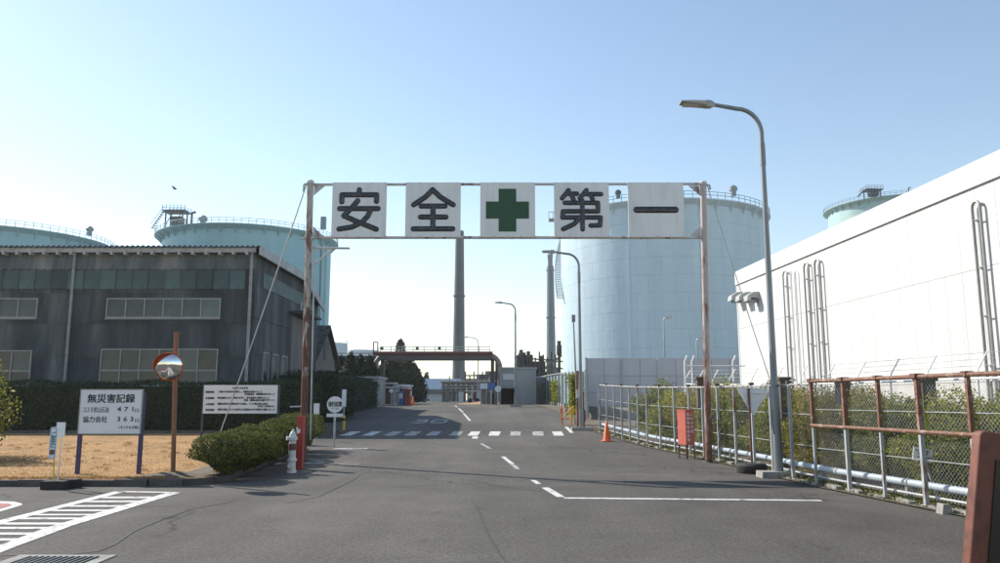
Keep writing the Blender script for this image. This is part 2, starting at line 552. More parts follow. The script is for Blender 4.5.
M['galv_lt'] = plain('pale_galvanised', (0.42,0.44,0.45), 0.5, 0.25, var=0.2, scale=4)
M['lamp_head'] = plain('lamp_housing', (0.34,0.33,0.30), 0.45, 0.1, var=0.15)
M['lamp_glass'] = glassy('lamp_lens', (0.30,0.29,0.26), 0.25, 0.1)
M['whitewall'] = plain('white_cladding', (0.62,0.622,0.62), 0.6, var=0.06, scale=1.0, streak=True, rnd=0.07, dirt=(0.44,0.43,0.40), dirt_amt=0.3)
M['coping'] = plain('white_coping', (0.62,0.622,0.62), 0.5, var=0.05, scale=1)
M['plinth'] = plain('grey_plinth', (0.50,0.49,0.47), 0.85, var=0.15, scale=1.5, dirt=(0.25,0.24,0.22))
M['seam'] = plain('seam_shadow_gap', (0.36,0.35,0.33), 0.8)
M['steelpipe'] = plain('bare_steel_pipe', (0.30,0.30,0.29), 0.45, 0.4, var=0.2)
M['panel'] = plain('white_sign_board', (0.74,0.75,0.76), 0.55, var=0.05, scale=1.5, dirt=(0.45,0.45,0.44), dirt_amt=0.35, streak=True)
M['signwhite'] = plain('sign_white', (0.72,0.74,0.77), 0.5, var=0.05, scale=2)
M['ink'] = plain('black_lettering', (0.018,0.022,0.03), 0.32, var=0.4, scale=9, dirt=(0.20,0.21,0.22), dirt_amt=0.5)
M['print'] = plain('printed_black', (0.02,0.022,0.03), 0.6, var=0.2)
M['green'] = plain('green_cross_paint', (0.017,0.075,0.035), 0.6, var=0.2, scale=4)
M['rustpost'] = rusty('rusty_white_post', (0.46,0.42,0.38), (0.13,0.050,0.036), 0.64, 6.0, stretch=0.35, climb=(7.0,0.13))
M['rustred'] = rusty('rusty_red_post', (0.50,0.42,0.39), (0.19,0.080,0.055), 0.46, 6.0, stretch=0.22, climb=(7.0,0.15))
M['beam'] = rusty('pale_beam_paint', (0.55,0.55,0.54), (0.18,0.09,0.06), 0.30, 4)
M['wire'] = plain('steel_wire', (0.38,0.38,0.37), 0.5, 0.4)
M['purple'] = plain('blue_violet_post', (0.045,0.045,0.14), 0.5, var=0.2)
M['mirrorpole'] = plain('brown_orange_pole', (0.235,0.098,0.048), 0.6, var=0.25, scale=4, dirt=(0.12,0.05,0.03))
M['orange'] = plain('orange_plastic', (0.72,0.13,0.03), 0.4, var=0.12)
M['yellow'] = plain('yellow_paint', (0.62,0.50,0.04), 0.5, var=0.15, dirt=(0.2,0.15,0.05))
M['hydrant'] = plain('hydrant_white', (0.66,0.65,0.62), 0.45, var=0.12, scale=8, dirt=(0.30,0.22,0.16))
M['brownred'] = plain('brown_red_band', (0.16,0.055,0.05), 0.6, var=0.2)
M['redbox'] = plain('red_enamel', (0.36,0.035,0.025), 0.45, var=0.15, scale=4, dirt=(0.2,0.04,0.03))
M['fadedred'] = plain('faded_red_enamel', (0.50,0.12,0.085), 0.55, var=0.12, scale=4, dirt=(0.35,0.10,0.08))
M['whiteprint'] = plain('white_print', (0.75,0.72,0.70), 0.6, var=0.1)
M['rubber'] = plain('black_rubber', (0.02,0.02,0.021), 0.8, var=0.3, scale=8, dirt=(0.07,0.065,0.06), bmp=0.2)
M['teal_print'] = plain('teal_print', (0.02,0.20,0.20), 0.6)
M['blue_print'] = plain('blue_edge_print', (0.06,0.16,0.40), 0.6)
M['red_print'] = plain('red_print', (0.45,0.06,0.06), 0.6)
M['fencerust'] = rusty('rust_fence_rail', (0.34,0.26,0.22), (0.165,0.075,0.045), 0.70, 6, stretch=1)
M['fencepost'] = rusty('fence_post_paint', (0.40,0.42,0.43), (0.18,0.085,0.05), 0.22, 4)
M['fencemix'] = rusty('half_rusted_post', (0.40,0.41,0.41), (0.17,0.08,0.05), 0.36, 5, stretch=0.3)
M['whitepost'] = plain('white_fence_paint', (0.74,0.74,0.73), 0.5, var=0.08)
M['bluepipe'] = plain('pale_blue_pipe', (0.46,0.53,0.60), 0.45, 0.1, var=0.12, scale=3, dirt=(0.25,0.25,0.25))
M['woodpost'] = plain('old_wood_post', (0.10,0.085,0.07), 0.9, var=0.4, scale=6, streak=True, bmp=0.4)
M['signback'] = plain('sign_back_grey', (0.80,0.82,0.83), 0.5, 0.0, var=0.1)
M['terminal'] = rusty('rust_brown_enamel', (0.175,0.055,0.034), (0.10,0.034,0.022), 0.42, 9, 0.6, 0.8)
M['black'] = plain('black_panel', (0.006,0.006,0.007), 0.35, var=0.3)
M['greywall'] = plain('grey_sheet_wall', (0.60,0.61,0.62), 0.7, var=0.08, scale=0.8, streak=True, rnd=0.06)
M['fencesheet'] = plain('pale_green_grey_sheet', (0.24,0.32,0.34), 0.6, var=0.25, scale=1.5, rnd=0.2)
M['stack'] = plain('stack_concrete', (0.105,0.118,0.128), 0.85, var=0.3, scale=0.35, streak=True, dirt=(0.07,0.07,0.07))
M['stack_far'] = plain('far_stack_steel', (0.15,0.19,0.22), 0.7, var=0.12, scale=0.3, streak=True)
M['bridge_red'] = plain('red_oxide_pipe', (0.13,0.045,0.036), 0.6, var=0.25, scale=1.5)
M['bridge_grey'] = plain('bridge_steel', (0.085,0.08,0.08), 0.6, 0.1, var=0.25, scale=1.5)
M['tanpipe'] = plain('tan_lagged_pipe', (0.22,0.19,0.17), 0.55, var=0.2)
M['far_grey'] = plain('far_grey_wall', (0.33,0.34,0.34), 0.85, var=0.15, scale=0.5, streak=True)
M['far_white'] = plain('far_white_wall', (0.58,0.61,0.64), 0.7, var=0.1, scale=0.5)
M['far_roof'] = plain('far_roof_sheet', (0.40,0.44,0.48), 0.6, var=0.12, scale=0.5)
M['far_dark'] = plain('far_dark_steel', (0.045,0.048,0.05), 0.7, var=0.4, scale=0.5)
M['blue'] = plain('blue_paint', (0.05,0.13,0.38), 0.5)
m, nt, b = _nt('mirror_steel'); b.inputs['Metallic'].default_value = 1; b.inputs['Roughness'].default_value = 0.06
b.inputs['Base Color'].default_value = (0.75,0.76,0.76,1); M['mirror'] = m
M['lens'] = glassy('dark_recess', (0.02,0.022,0.024), 0.5)
# ================================================================== GROUND
def yset(y0, y1, step=1.5):
    n = max(1, int(math.ceil((y1-y0)/step)))
    return [y0+(y1-y0)*i/n for i in range(n+1)]

def strip_mb(fl, fr, ys, dz=0.0, nx=1):
    mb = MB(); rows = []
    for y in ys:
        a, b = fl(y), fr(y)
        rows.append([(a+(b-a)*i/nx, y, gz(y)+dz) for i in range(nx+1)])
    vs = [p for r in rows for p in r]; fs = []
    for j in range(len(ys)-1):
        for i in range(nx):
            k = j*(nx+1)+i
            fs.append((k, k+1, k+nx+2, k+nx+1))
    return mb.add(vs, fs)

YS = yset(-60, 100, 2) + [130, 180, 260, 400, 700, 1500]
struct('ground', strip_mb(lambda y: -900, lambda y: 900, YS, -0.012, 2), M['far_ground'])

# the fence line on the right is also the edge of the asphalt
FENCE = [(7.35, 3.0), (7.05, 6.5), (6.72, 10.0), (6.42, 12.0), (6.12, 14.2), (5.93, 15.4), (5.86, 18.0), (5.72, 19.6), (5.35, 23.0), (4.75, 26.0), (4.35, 30.0), (3.95, 33.0)]
def fence_x(y):
    ys = [p[1] for p in FENCE]; xs = [p[0] for p in FENCE]
    return float(np.interp(y, ys[:], xs[:]))
FARF = [(4.3, 40.0), (5.0, 46.0), (5.1, 52.0), (4.75, 60.0), (3.9, 74.0), (2.4, 91.0)]
def right_edge(y):
    if y < 33: return fence_x(y) - 0.15
    if y < 46: return float(np.interp(y, [33, 37, 46], [3.75, 2.95, 3.6]))
    return float(np.interp(y, [46, 60, 75, 91, 130], [3.6, 2.9, 1.4, 0.2, -1.0]))
KX = -5.35
def kx(y):
    return KX - .065*min(11.0, max(0.0, y-14.5))
def left_edge(y):
    return float(np.interp(y, [14.5, 25.2, 26.0, 27.0, 34, 45, 57, 70, 91, 130], [kx(14.5), kx(25.2), -6.5, -9.0, -9.6, -8.8, -8.9, -9.2, -9.0, -9.0]))

YR0 = gr(100, 486).y - .02
road = struct('road', strip_mb(lambda y: -60, right_edge, yset(-30, YR0, 1.6), 0.0, 6), M['asphalt'])
rd2 = strip_mb(left_edge, right_edge, yset(YR0, 130, 1.2), 0.0, 2)
part('road_surface', rd2, M['asphalt'], road)

# ---- painted markings: sheets laid on the asphalt, draped over the rise
def drape(poly, dz):
    """polygon of (x, y); long ones must be cut beforehand"""
    return [(p[0], p[1], gz(p[1])+dz) for p in poly]
def line_mb(mb, a, b, w, dz=0.006, seg=1.0):
    a = Vector((a[0], a[1])); b = Vector((b[0], b[1])); d = (b-a); n = max(1, int(d.length/seg))
    s = Vector((-d.y, d.x)).normalized()*w/2
    rg = random.Random(int(a.x*100)+int(b.y*10))
    vs = []
    for i in range(n+1):
        p = a + d*i/n
        j = 1 + rg.uniform(-.10, .10)
        for q in (p+s*j, p-s*j): vs.append((q.x, q.y, gz(q.y)+dz))
    mb.add(vs, [(2*i, 2*i+1, 2*i+3, 2*i+2) for i in range(n)])
def g2(u, v):
    p = gr(u, v); return (p.x, p.y)
def line(name, pts, w, mat):
    mb = MB()
    for a, b in zip(pts[:-1], pts[1:]): line_mb(mb, a, b, w)
    return part(name, mb, mat, road, smooth=False)
line('stop_line', [g2(564, 498.5), (5.15, gr(845, 501).y)], 0.17, M['paint'])
line('centre_line', [g2(545, 488), g2(561, 497.5)], 0.13, M['paint'])
for (u0, v0, u1, v1, m) in ((533,480.5,539,484.5,'paint'), (503,457,512,464,'paint'), (511,463.5,518,469.5,'paint_worn'), (481,443.5,490,449,'paint_worn'),
                         (463.5,413.6,470,421,'paint'), (458.5,408.5,463,412.5,'paint'), (455,405.8,457,407.3,'paint')):
    line('centre_dash', [g2(u0, v0), g2(u1, v1)], 0.115, M[m])
# crosswalk: bars lying along the road
for i, u in enumerate((350.5, 372, 393, 413, 434, 456.5, 474.5, 495, 516, 538.5, 558.5)):
    p = gr(u, 434); w = 0.42
    worn = 'paint_worn' if i in (2, 3, 4, 5, 8, 9) else 'paint'
    mb = MB(); line_mb(mb, (p.x-0.05, p.y-0.95), (p.x+0.02, p.y+1.2), w)
    part('crosswalk_bar', mb, M[worn], road, smooth=False)
mb = MB(); a = gr(475, 438); line_mb(mb, (a.x, a.y-0.5), (a.x, a.y+.6), 0.2, 0.009); part('crosswalk_bar', mb, M['paint'], road, smooth=False)
mb = MB(); a = gr(350, 449); line_mb(mb, (a.x-.5, a.y), (a.x+.55, a.y), 0.45); part('edge_mark', mb, M['paint_worn'], road, smooth=False)
mb = MB(); a = gr(336, 463.5); line_mb(mb, (a.x-1.1, a.y), (a.x-.3, a.y), 0.3); part('edge_mark', mb, M['paint_worn'], road, smooth=False)
mb = MB(); a = gr(352, 464.8); line_mb(mb, (a.x-.4, a.y), (a.x+.2, a.y), 0.08); part('edge_mark', mb, M['paint_worn'], road, smooth=False)
mb = MB(); line_mb(mb, g2(566, 427), g2(572, 433), 0.16); part('edge_mark', mb, M['paint'], road, smooth=False)

def ring_digit(cx, y0, y1, w, t, opened=False):
    """a tall painted digit read by drivers, laid along the road"""
    mb = MB(); n = 40; r = 0.62
    def P(a, k):
        ca, sa = math.cos(a), math.sin(a)
        e = 0.45
        x = math.copysign(abs(ca)**e, ca)*(w/2 - k); y = math.copysign(abs(sa)**e, sa)*((y1-y0)/2 - k*5.5)
        return (cx+x, (y0+y1)/2+y)
    rng_ = range(n)
    for i in rng_:
        a, b = 2*math.pi*i/n, 2*math.pi*(i+1)/n
        if opened and (2.65 < a < 3.65): continue
        q = [P(a,0), P(b,0), P(b,t), P(a,t)]
        mb.add(drape(q, 0.006), [(0,1,2,3)])
    if opened:
        q = [(cx-0.1, (y0+y1)/2-.35), (cx+w/2-.02, (y0+y1)/2-.35), (cx+w/2-.02, (y0+y1)/2+.35), (cx-0.1, (y0+y1)/2+.35)]
        mb.add(drape(q, 0.008), [(0,1,2,3)])
    return mb
yA, yB = gr(430, 423.4).y, gr(430, 419.6).y
c3, c0 = gr(420, 421.5), gr(439.5, 421.3)
part('speed_digit', ring_digit(c3.x, yA, yB, 0.75, 0.11, True), M['paint_worn'], road, smooth=False)
part('speed_digit', ring_digit(c0.x, yA, yB, 0.78, 0.12), M['paint_worn'], road, smooth=False)

# tar seams and long cracks
for k, (w, pts) in enumerate(((.028, ((-60,557),(60,556),(98,552),(117,545),(136,532),(163,521),(192,509),(236,502))), (.022, ((286,503),(318,497),(340,486),(352,480),(362,475.5),(370,473),(371.5,467.5))),
      (.02, ((475,505),(481,520),(492,538),(497,552),(510,566))), (.02, ((372,473.5),(420,476),(470,480),(505,487),(543,492))), (.02,((640,448),(612,452),(560,450),(500,453),(440,452),(372,455))))):
    pts = [(u+random.uniform(-3,3), v+random.uniform(-.5,.5)) for u, v in pts]
    o = line('tar_seam', [g2(u, v) for u, v in pts], w, M['tar'])
# hatched zone on the left
U0, U1 = (g2(-60, 538), g2(120, 492)); L0, L1 = (g2(-60, 572), g2(174, 493))
def on(a, b, y):
    t = (y-a[1])/(b[1]-a[1]); return a[0]+(b[0]-a[0])*t
line('zone_edge', [U0, U1], 0.20, M['paint'])
line('zone_edge', [L0, (g2(60,527)[0], g2(60,527)[1]), L1], 0.24, M['paint'])
line('zone_edge', [U1, L1], 0.14, M['paint'])
for (va, vb) in ((497,498.6),(501,502.6),(505.6,507.2),(510,511.6),(514.4,515.8),(518,519.8),(523,525),(527.4,529.4),(533,535.2),(538.8,541.2),(545,547.6),(551.5,555)):
    y1, y0 = g2(100, va)[1], g2(100, vb)[1]
    q = []
    for y in (y0, y1):
        xa, xb = on(U0, U1, y), on(L0, g2(60,527), y) if y < g2(60,527)[1] else on(g2(60,527), L1, y)
        q.append((xa, xb))
    poly = [(q[0][0]+.06, y0), (q[0][1]-.08, y0), (q[1][1]-.08, y1), (q[1][0]+.06, y1)]
    mb = MB(); mb.add(drape(poly, 0.004), [(0,1,2,3)])
    part('zone_stripe', mb, M['paint'], road, smooth=False)
poly = [g2(u, v) for u, v in ((-70,500),(0,501.6),(14,502),(21,503.6),(22.5,505),(17,507),(0,512),(-70,531))]
mb = MB(); mb.add(drape(poly, 0.004), [tuple(range(len(poly)))]); part('island_border', mb, M['paint'], road, smooth=False)
poly = [g2(u, v) for u, v in ((-70,503),(0,504),(9,504.4),(12,505.6),(0,509.3),(-70,526))]
mb = MB(); mb.add(drape(poly, 0.009), [tuple(range(len(poly)))]); part('island_infill', mb, M['red_paint'], road, smooth=False)

# drain grating in the near left corner
gp = gr(58, 560); gx, gy = gp.x, gp.y-0.12
fr = MB()
fr.box(gx-.50,gx+.50,gy+.23,gy+.32,-.02,.012); fr.box(gx-.50,gx+.50,gy-.32,gy-.23,-.02,.012)
fr.box(gx-.50,gx-.38,gy-.228,gy+.228,-.02,.011); fr.box(gx+.38,gx+.50,gy-.228,gy+.228,-.02,.011)
fr.add([(gx-.38,gy-.23,.003),(gx+.38,gy-.23,.003),(gx+.38,gy+.23,.003),(gx-.38,gy+.23,.003)], [(0,1,2,3)])
grate = part('drain_grate', fr, M['concrete'], road)
grate.data.materials.append(M['lens'])
grate.data.polygons[-1].material_index = 1  # flat dark sheet under the bars, standing in for the shaded pit
bb = MB().box(-.012,.012,-.228,.228,-.006,.009)
bme = mesh_of('grate_bar', bb, M['dark_steel'])
for i in range(12):
    piece('grate_bar', bme, grate, (gx-.345+i*.0627, gy, .010)); 

# ---- lawn with its kerb on the left
LZ = 0.11
YF = gr(100, 486).y           # front edge of the lawn
def lawn_right(y):
    if y < YF+1.2: return KX - 0.16 - (1.2-(y-YF))*0.55*max(0, (1.2-(y-YF))/1.2)
    if y > 25.4: return -9.2
    return kx(y) - 0.16
lawn = struct('lawn', strip_mb(lambda y: -60, lawn_right, yset(YF, 34, 0.6), LZ, 24), M['drylawn'])
n = 90000
yy = YF + 0.05 + (29.5-YF)*RNG.power(0.9, n); xx = RNG.uniform(-21, 0, n)
lim = np.array([lawn_right(y)-.06 for y in yy]); xx = lim - np.abs(xx)*np.clip(yy/22, .7, 1.3)*0.85
zz = np.array([gz(y) for y in yy]) + LZ + 0.012
dirs = np.stack([RNG.normal(-.2,.22,n), RNG.normal(0,.22,n), RNG.uniform(0.8,1.0,n)], 1)
me = leaf_mesh('dry_grass', np.stack([xx,yy,zz],1), 0.034, M['dryblade'], (0,0,0), dirs=dirs, aspect=0.28, jitter=.3)
o = bpy.data.objects.new('dry_grass', me); COL.objects.link(o)
tag(o, 'short dry golden grass covering the lawn', 'grass', kind='stuff')

n = 3600
ex = RNG.uniform(-17.5, KX-1.0, n); ey = YF + np.abs(RNG.normal(0, .10, n)) - .02
k2 = 1200
y2 = RNG.uniform(YF+1.2, YF+4.5, k2); x2 = np.array([kx(y)-.17 for y in y2]) - np.abs(RNG.normal(0,.10,k2))
rx, ry = RNG.uniform(-16, -6.2, 120), RNG.uniform(YF+.3, 26, 120)
tx = np.repeat(rx, 22)+RNG.normal(0,.06,2640); ty = np.repeat(ry, 22)+RNG.normal(0,.06,2640)
px_ = np.concatenate([ex, x2, tx]); py_ = np.concatenate([ey, y2, ty])
pz_ = np.array([gz(y) for y in py_]) + LZ + .02 + np.abs(RNG.normal(0,.014,len(px_)))
dd_ = np.stack([RNG.normal(0,.5,len(px_)), -np.abs(RNG.normal(.8,.3,len(px_))), RNG.uniform(.1,.7,len(px_))], 1)
me = leaf_mesh('grass_tufts', np.stack([px_,py_,pz_],1), .075, M['dryblade'], (0,0,0), dirs=dd_, aspect=.16, jitter=.35)
o = bpy.data.objects.new('grass_tufts', me); COL.objects.link(o)
tag(o, 'longer dry tufts on the lawn and ragged grass hanging over its kerb', 'grass', kind='stuff')
# kerb stones: one mesh, many stones
ks = MB().box(-.295,.295,-.08,.08,-.05,.125)
kme = mesh_of('kerb_stone', ks, M['kerb'])
kerb = struct('kerb', MB().box(-24, -18.05, YF-.12, YF+.0, -.05, .115), M['kerb'])
x = -17.7
path = []
while x < KX-1.15:
    path.append((x, YF-.06, 0)); x += .6
path += [(KX-.93, YF+.02, .15), (KX-.45, YF+.27, .75), (KX-.12, YF+.72, 1.2)]
y = YF+1.25
while y < 25.4:
    path.append((kx(y)-.08, y, math.pi/2+.065)); y += .6
for (x, y, r) in path:
    rr = random.uniform(-.02,.02)
    piece('kerb_stone', kme, kerb, (x, y+random.uniform(-.008,.008), gz(y)+random.uniform(-.012,.006)), (0, rr*.6, r+rr))

# dirt mound round the mirror pole and soil under the shrubs
mp = gr(173, 476, LZ)
def mound(cx, cy, rx, ry, h, z0, seed, n=18, k=5):
    rg = random.Random(seed); mb = MB(); vs = [(cx, cy, z0+h)]; fs = []
    for j in range(1, k+1):
        for i in range(n):
            a = 2*math.pi*i/n; q = j/k
            w = 1+rg.uniform(-.12,.12)
            vs.append((cx+rx*q*w*math.cos(a), cy+ry*q*w*math.sin(a), z0 + h*(1-q)**1.3*rg.uniform(.8,1.2) - (0.02 if j==k else 0)))
    for i in range(n): fs.append((0, 1+i, 1+(i+1)%n))
    for j in range(k-1):
        for i in range(n):
            a = 1+j*n+i; b = 1+j*n+(i+1)%n
            fs.append((a, a+n, b+n, b))
    return mb.add(vs, fs)
o = struct('soil_mound', mound(mp.x+.05, mp.y, .85, .45, .10, gz(mp.y)+LZ, 3), M['soil'])
sb = MB()
for y0, y1 in zip(yset(YF+.8, 25.2, 1.2)[:-1], yset(YF+.8, 25.2, 1.2)[1:]):
    sb.add([(kx(y0)-.95,y0,gz(y0)+LZ+.02),(kx(y0)-.18,y0,gz(y0)+LZ+.02),(kx(y1)-.18,y1,gz(y1)+LZ+.02),(kx(y1)-.95,y1,gz(y1)+LZ+.02)], [(0,1,2,3)])
struct('planting_soil', sb, M['soil'])

# ---- verge: soil and weeds under the right fence
vb = strip_mb(lambda y: fence_x(y)-.16, lambda y: fence_x(y)+9.0, yset(2, 36, 1.2), 0.02, 12)
struct('verge', vb, M['soil'])
wl = strip_mb(lambda y: right_edge(y)+.02, lambda y: right_edge(y)+3.5, yset(33.2, 100, 1.5), 0.015, 3)
struct('roadside_path', wl, M['soil'])
pp = []
for i in range(5200):
    y = random.uniform(9.5, 33); pp.append((fence_x(y)+random.gauss(.12,.14), y, gz(y)+.03+abs(random.gauss(0,.035))))
me = leaf_mesh('roadside_weeds', np.array(pp), 0.06, M['weed'], (0,0,0), aspect=.35)
o = bpy.data.objects.new('roadside_weeds', me); COL.objects.link(o)
tag(o, 'low weeds and dry litter along the foot of the fence', 'weeds', kind='stuff')
# ================================================================== LEFT SIDE
# ---- plants
def box_points(n, x0, x1, y0, y1, z0, z1, rnd=0.3, amp=0.08, freq=1.2, faces='ftlr'):
    """points on the skin of a rounded, slightly uneven block"""
    sx, sy, sz = (x1-x0)/2, (y1-y0)/2, (z1-z0)/2
    cx, cy, cz = (x0+x1)/2, (y0+y1)/2, (z0+z1)/2
    A = np.array([sy*sz, sx*sz, sx*sy]); prob = A/A.sum()
    ax = RNG.choice(3, n, p=prob); sg = np.where(RNG.random(n) < .5, -1., 1.)
    p = RNG.uniform(-1, 1, (n,3))
    for k in range(3): p[ax==k, k] = sg[ax==k]
    q = p*np.array([sx, sy, sz])
    inner = np.array([max(sx-rnd,0.01), max(sy-rnd,.01), max(sz-rnd,.01)])
    c = np.clip(q, -inner, inner); d = q - c
    ln = np.linalg.norm(d, axis=1, keepdims=True)+1e-9
    nrm = d/ln
    q = c + nrm*np.minimum(ln, rnd)
    w = q + np.array([cx, cy, cz])
    bumpv = amp*(np.sin(w[:,0]*freq*3.1+w[:,2]*2.3*freq)+np.sin(w[:,1]*freq*2.7+1.3)+np.sin(w[:,2]*freq*4.1+w[:,0]*1.7*freq))/2
    w = w + nrm*(bumpv + RNG.normal(0, .035, n))[:,None] - nrm*(RNG.random(n)**3*.14)[:,None]
    return w, nrm

def clipped(name, label, cat, x0, x1, y0, y1, z0, z1, n, size, mat, group=None, rnd=.3, amp=.08, stems=None):
    t = thing(name, label, cat, ((x0+x1)/2, (y0+y1)/2, z0), group)
    p, d = box_points(n, x0, x1, y0, y1, z0+(stems or 0), z1, rnd, amp)
    leaf_part('foliage', p, size, M[mat], t, dirs=d, jitter=.5)
    k = .17
    cb = MB(); zc0 = z0+(stems or 0)+(.1 if stems else 0)
    cb.box(x0+k, x1-k, y0+k, y1-k, zc0, z1-k)
    part('dark_core', cb, M['core'], t)  # solid dark core added behind the leaves
    if stems:
        sb = MB(); rg = random.Random(int(x0*100))
        for _ in range(5):
            a = Vector(((x0+x1)/2+rg.uniform(-.12,.12), (y0+y1)/2+rg.uniform(-.12,.12), z0-.02))
            b = a + Vector((rg.uniform(-.25,.25), rg.uniform(-.25,.25), stems+.2))
            sb.tube([a, (a+b)/2+Vector((rg.uniform(-.04,.04),0,0)), b], [.022,.017,.012], 6)
        part('stem', sb, M['bark'], t)
    return t

HY = 31.0
hz = gz(HY)+LZ
# the long hedge in front of the grey building
t = thing('clipped_hedge', 'long dark clipped hedge at the back of the lawn before the grey building', 'hedge', (-17, HY+.6, hz))
p, d = box_points(46000, -28, -7.2, HY, HY+1.3, hz, hz+1.92, .22, .07, .8)
leaf_part('foliage', p, .085, M['hedge'], t, dirs=d, jitter=.5)
part('dark_core', MB().box(-27.8, -7.4, HY+.2, HY+1.1, hz, hz+1.75), M['core'], t)
# low kerb wall at the hedge's foot
lw = MB()
for i in range(24): lw.box(-27.5+i*.9, -27.5+i*.9+.88, HY-.42, HY-.26, hz-.05, hz+.09+.01*(i%2))
struct('lawn_edging', lw, M['kerb'])

# bush at the left edge of the picture
t = thing('leafy_bush', 'tall sunlit bush at the left end of the dark hedge', 'bush', (-14.5, 20.3, gz(20)+LZ))
q = RNG.normal(size=(14000,3)); q /= np.linalg.norm(q,axis=1,keepdims=True)
lob = 1+.16*np.sin(q[:,0]*5+q[:,2]*4)+.12*np.sin(q[:,1]*7+2)
rr = (RNG.random(14000)**.35)[:,None]*lob[:,None]
pts = q*rr*np.array([1.95,1.7,1.5])+np.array([-14.55,20.4,gz(20)+LZ+1.5])
leaf_part('foliage', pts, .10, M['bush3'], t, dirs=q, jitter=.6)
tb = MB()
for k in range(5): tb.tube([(-14.5+.1*k-.2,20.4,gz(20)+.08),(-14.7+.2*k,20.3,gz(20)+.9),(-15.2+.35*k,20.4+.1*k,gz(20)+1.9)],[.05,.04,.015],6)
part('stem', tb, M['bark'], t)

# row of clipped azaleas on the kerb, one shrub each
SH = [(15.7,16.85,.80,'nearest'),(16.95,18.0,.76,'second'),(18.05,19.25,.86,'third'),(19.35,20.5,.80,'fourth'),(20.6,21.9,.88,'fifth'),(22.0,23.3,.84,'sixth'),(23.4,25.0,.93,'last')]
for i, (y0, y1, h, w) in enumerate(SH):
    lab = {'nearest':'rounded clipped green shrub nearest the road corner on the left kerb',
           'last':'clipped green shrub farthest along the left kerb beside the round white sign',
           'fourth':'clipped green shrub on the kerb beside the white hydrant, fourth in the row',
           'fifth':'clipped green shrub behind the red box and rusty gate post'}.get(w, w+' clipped green shrub back from the road corner on the kerb')
    cxx = kx((y0+y1)/2) + (.07 if i%2 else -.03)
    ym = (y0+y1)/2; z0 = gz(ym)+LZ
    t = thing('clipped_shrub', lab, 'shrub', (cxx, ym, z0), 'clipped shrubs along the left kerb')
    n = 9500 if i < 4 else 7000
    q = RNG.normal(size=(n,3)); e = 3.2
    q /= (np.sum(np.abs(q)**e, axis=1, keepdims=True))**(1/e)
    ph = RNG.uniform(0, 6, 4)
    lob = 1 + .07*np.sin(q[:,0]*5+ph[0]) + .06*np.sin(q[:,1]*6+ph[1]+q[:,2]*3) + .05*np.sin(q[:,2]*7+ph[2])
    r = lob*(1-.22*RNG.random(n)**3 + .025*RNG.normal(size=n))
    wx = .60 + .06*math.sin(i*2.1)
    pts = q*r[:,None]*np.array([wx, (y1-y0)*.53, h*.47]) + np.array([cxx, ym, z0+h*.53+.03])
    # narrower towards the ground, where the stems show
    f = np.clip((pts[:,2]-z0)/(h*.45), .55, 1.0); pts[:,0] = cxx+(pts[:,0]-cxx)*f; pts[:,1] = ym+(pts[:,1]-ym)*f
    leaf_part('foliage', pts, .05, M['shrub'], t, dirs=q/np.linalg.norm(q,axis=1,keepdims=True), jitter=.5)
    part('dark_core', MB().lathe((cxx,ym,z0), [(.01,.14),(.34,.2),(.44,h*.5),(.3,h*.8),(.01,h*.88)], 14, cap=False), M['core'], t)
    sb = MB(); rg = random.Random(i*3+1)
    for _ in range(6):
        a = Vector((cxx+rg.uniform(-.15,.15), ym+rg.uniform(-.15,.15), z0-.02))
        b = a + Vector((rg.uniform(-.2,.2), rg.uniform(-.2,.2), .32))
        sb.tube([a, (a+b)/2+Vector((rg.uniform(-.03,.03),0,0)), b], [.022,.017,.012], 6)
    part('stem', sb, M['bark'], t)

# topiary and hedges farther along
for (nm, lab, x0,x1,y0,y1,h,n) in (
  ('clipped_hedge','big rounded dark hedge behind the round white sign', -10.9,-7.7,38.5,43,2.35,9000),
  ('clipped_hedge','dark hedge running on toward the guard hut past the rounded one', -11.4,-8.6,45,57,2.1,9000),
  ('clipped_hedge','dark low hedge under the side windows of the grey building', -11.0,-9.3,31.5,37.6,1.9,8000)):
    clipped(nm, lab, 'hedge', x0,x1,y0,y1,gz((y0+y1)/2),gz((y0+y1)/2)+h,n,.11,'hedge',None,.7,.10)

# ---- dark corrugated building
YB = 36.0
zg = gz(YB)
E = at(256, 248, YB); XC, ZE = E.x, E.z
RID = at(300, 276, 1); YR = XC/(RID.x); ZR = at(300, 276, YR).z
BAK = at(318, 305, 1); YK = XC/(BAK.x); ZK = at(318, 305, YK).z
XL = -42.0
B = thing('grey_warehouse', 'old dark grey corrugated building with strip windows behind the hedge', 'building', ((XC-10), YB, zg))
wb = MB()
prof = [(YB,zg-.5),(YB,ZE),(YR,ZR),(YK,ZK),(YK,zg-.5)]
wb.prism([(XL,y,z) for y,z in prof], (XC-XL,0,0))
part('wall', wb, M['slate2'], B)
# front sheets: five rows
def fz(v): return at(128, v, YB).z
rows = [(fz(396), fz(356)), (fz(357), fz(323)), (fz(324), fz(292)), (fz(293), fz(269)), (fz(270), fz(253))]
SW = 0.93; nx = int((XC-(-26))/SW)
for ri, (za, zb) in enumerate(rows):
    mbx = MB(); h = zb-za
    t0 = .035; 
    mbx.add([(-SW/2-.02,-.045,-h/2),(SW/2+.02,-.045,-h/2),(SW/2+.02,-.012,h/2),(-SW/2-.02,-.012,h/2),
             (-SW/2-.02,0,-h/2),(SW/2+.02,0,-h/2),(SW/2+.02,0,h/2),(-SW/2-.02,0,h/2)],
            [(0,1,2,3),(4,7,6,5),(0,4,5,1),(3,2,6,7),(0,3,7,4),(1,5,6,2)])
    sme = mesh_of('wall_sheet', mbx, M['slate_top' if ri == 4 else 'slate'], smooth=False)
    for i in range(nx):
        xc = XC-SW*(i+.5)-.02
        piece('wall_sheet', sme, B, (xc, YB-.005-.004*(i%2), (za+zb)/2))
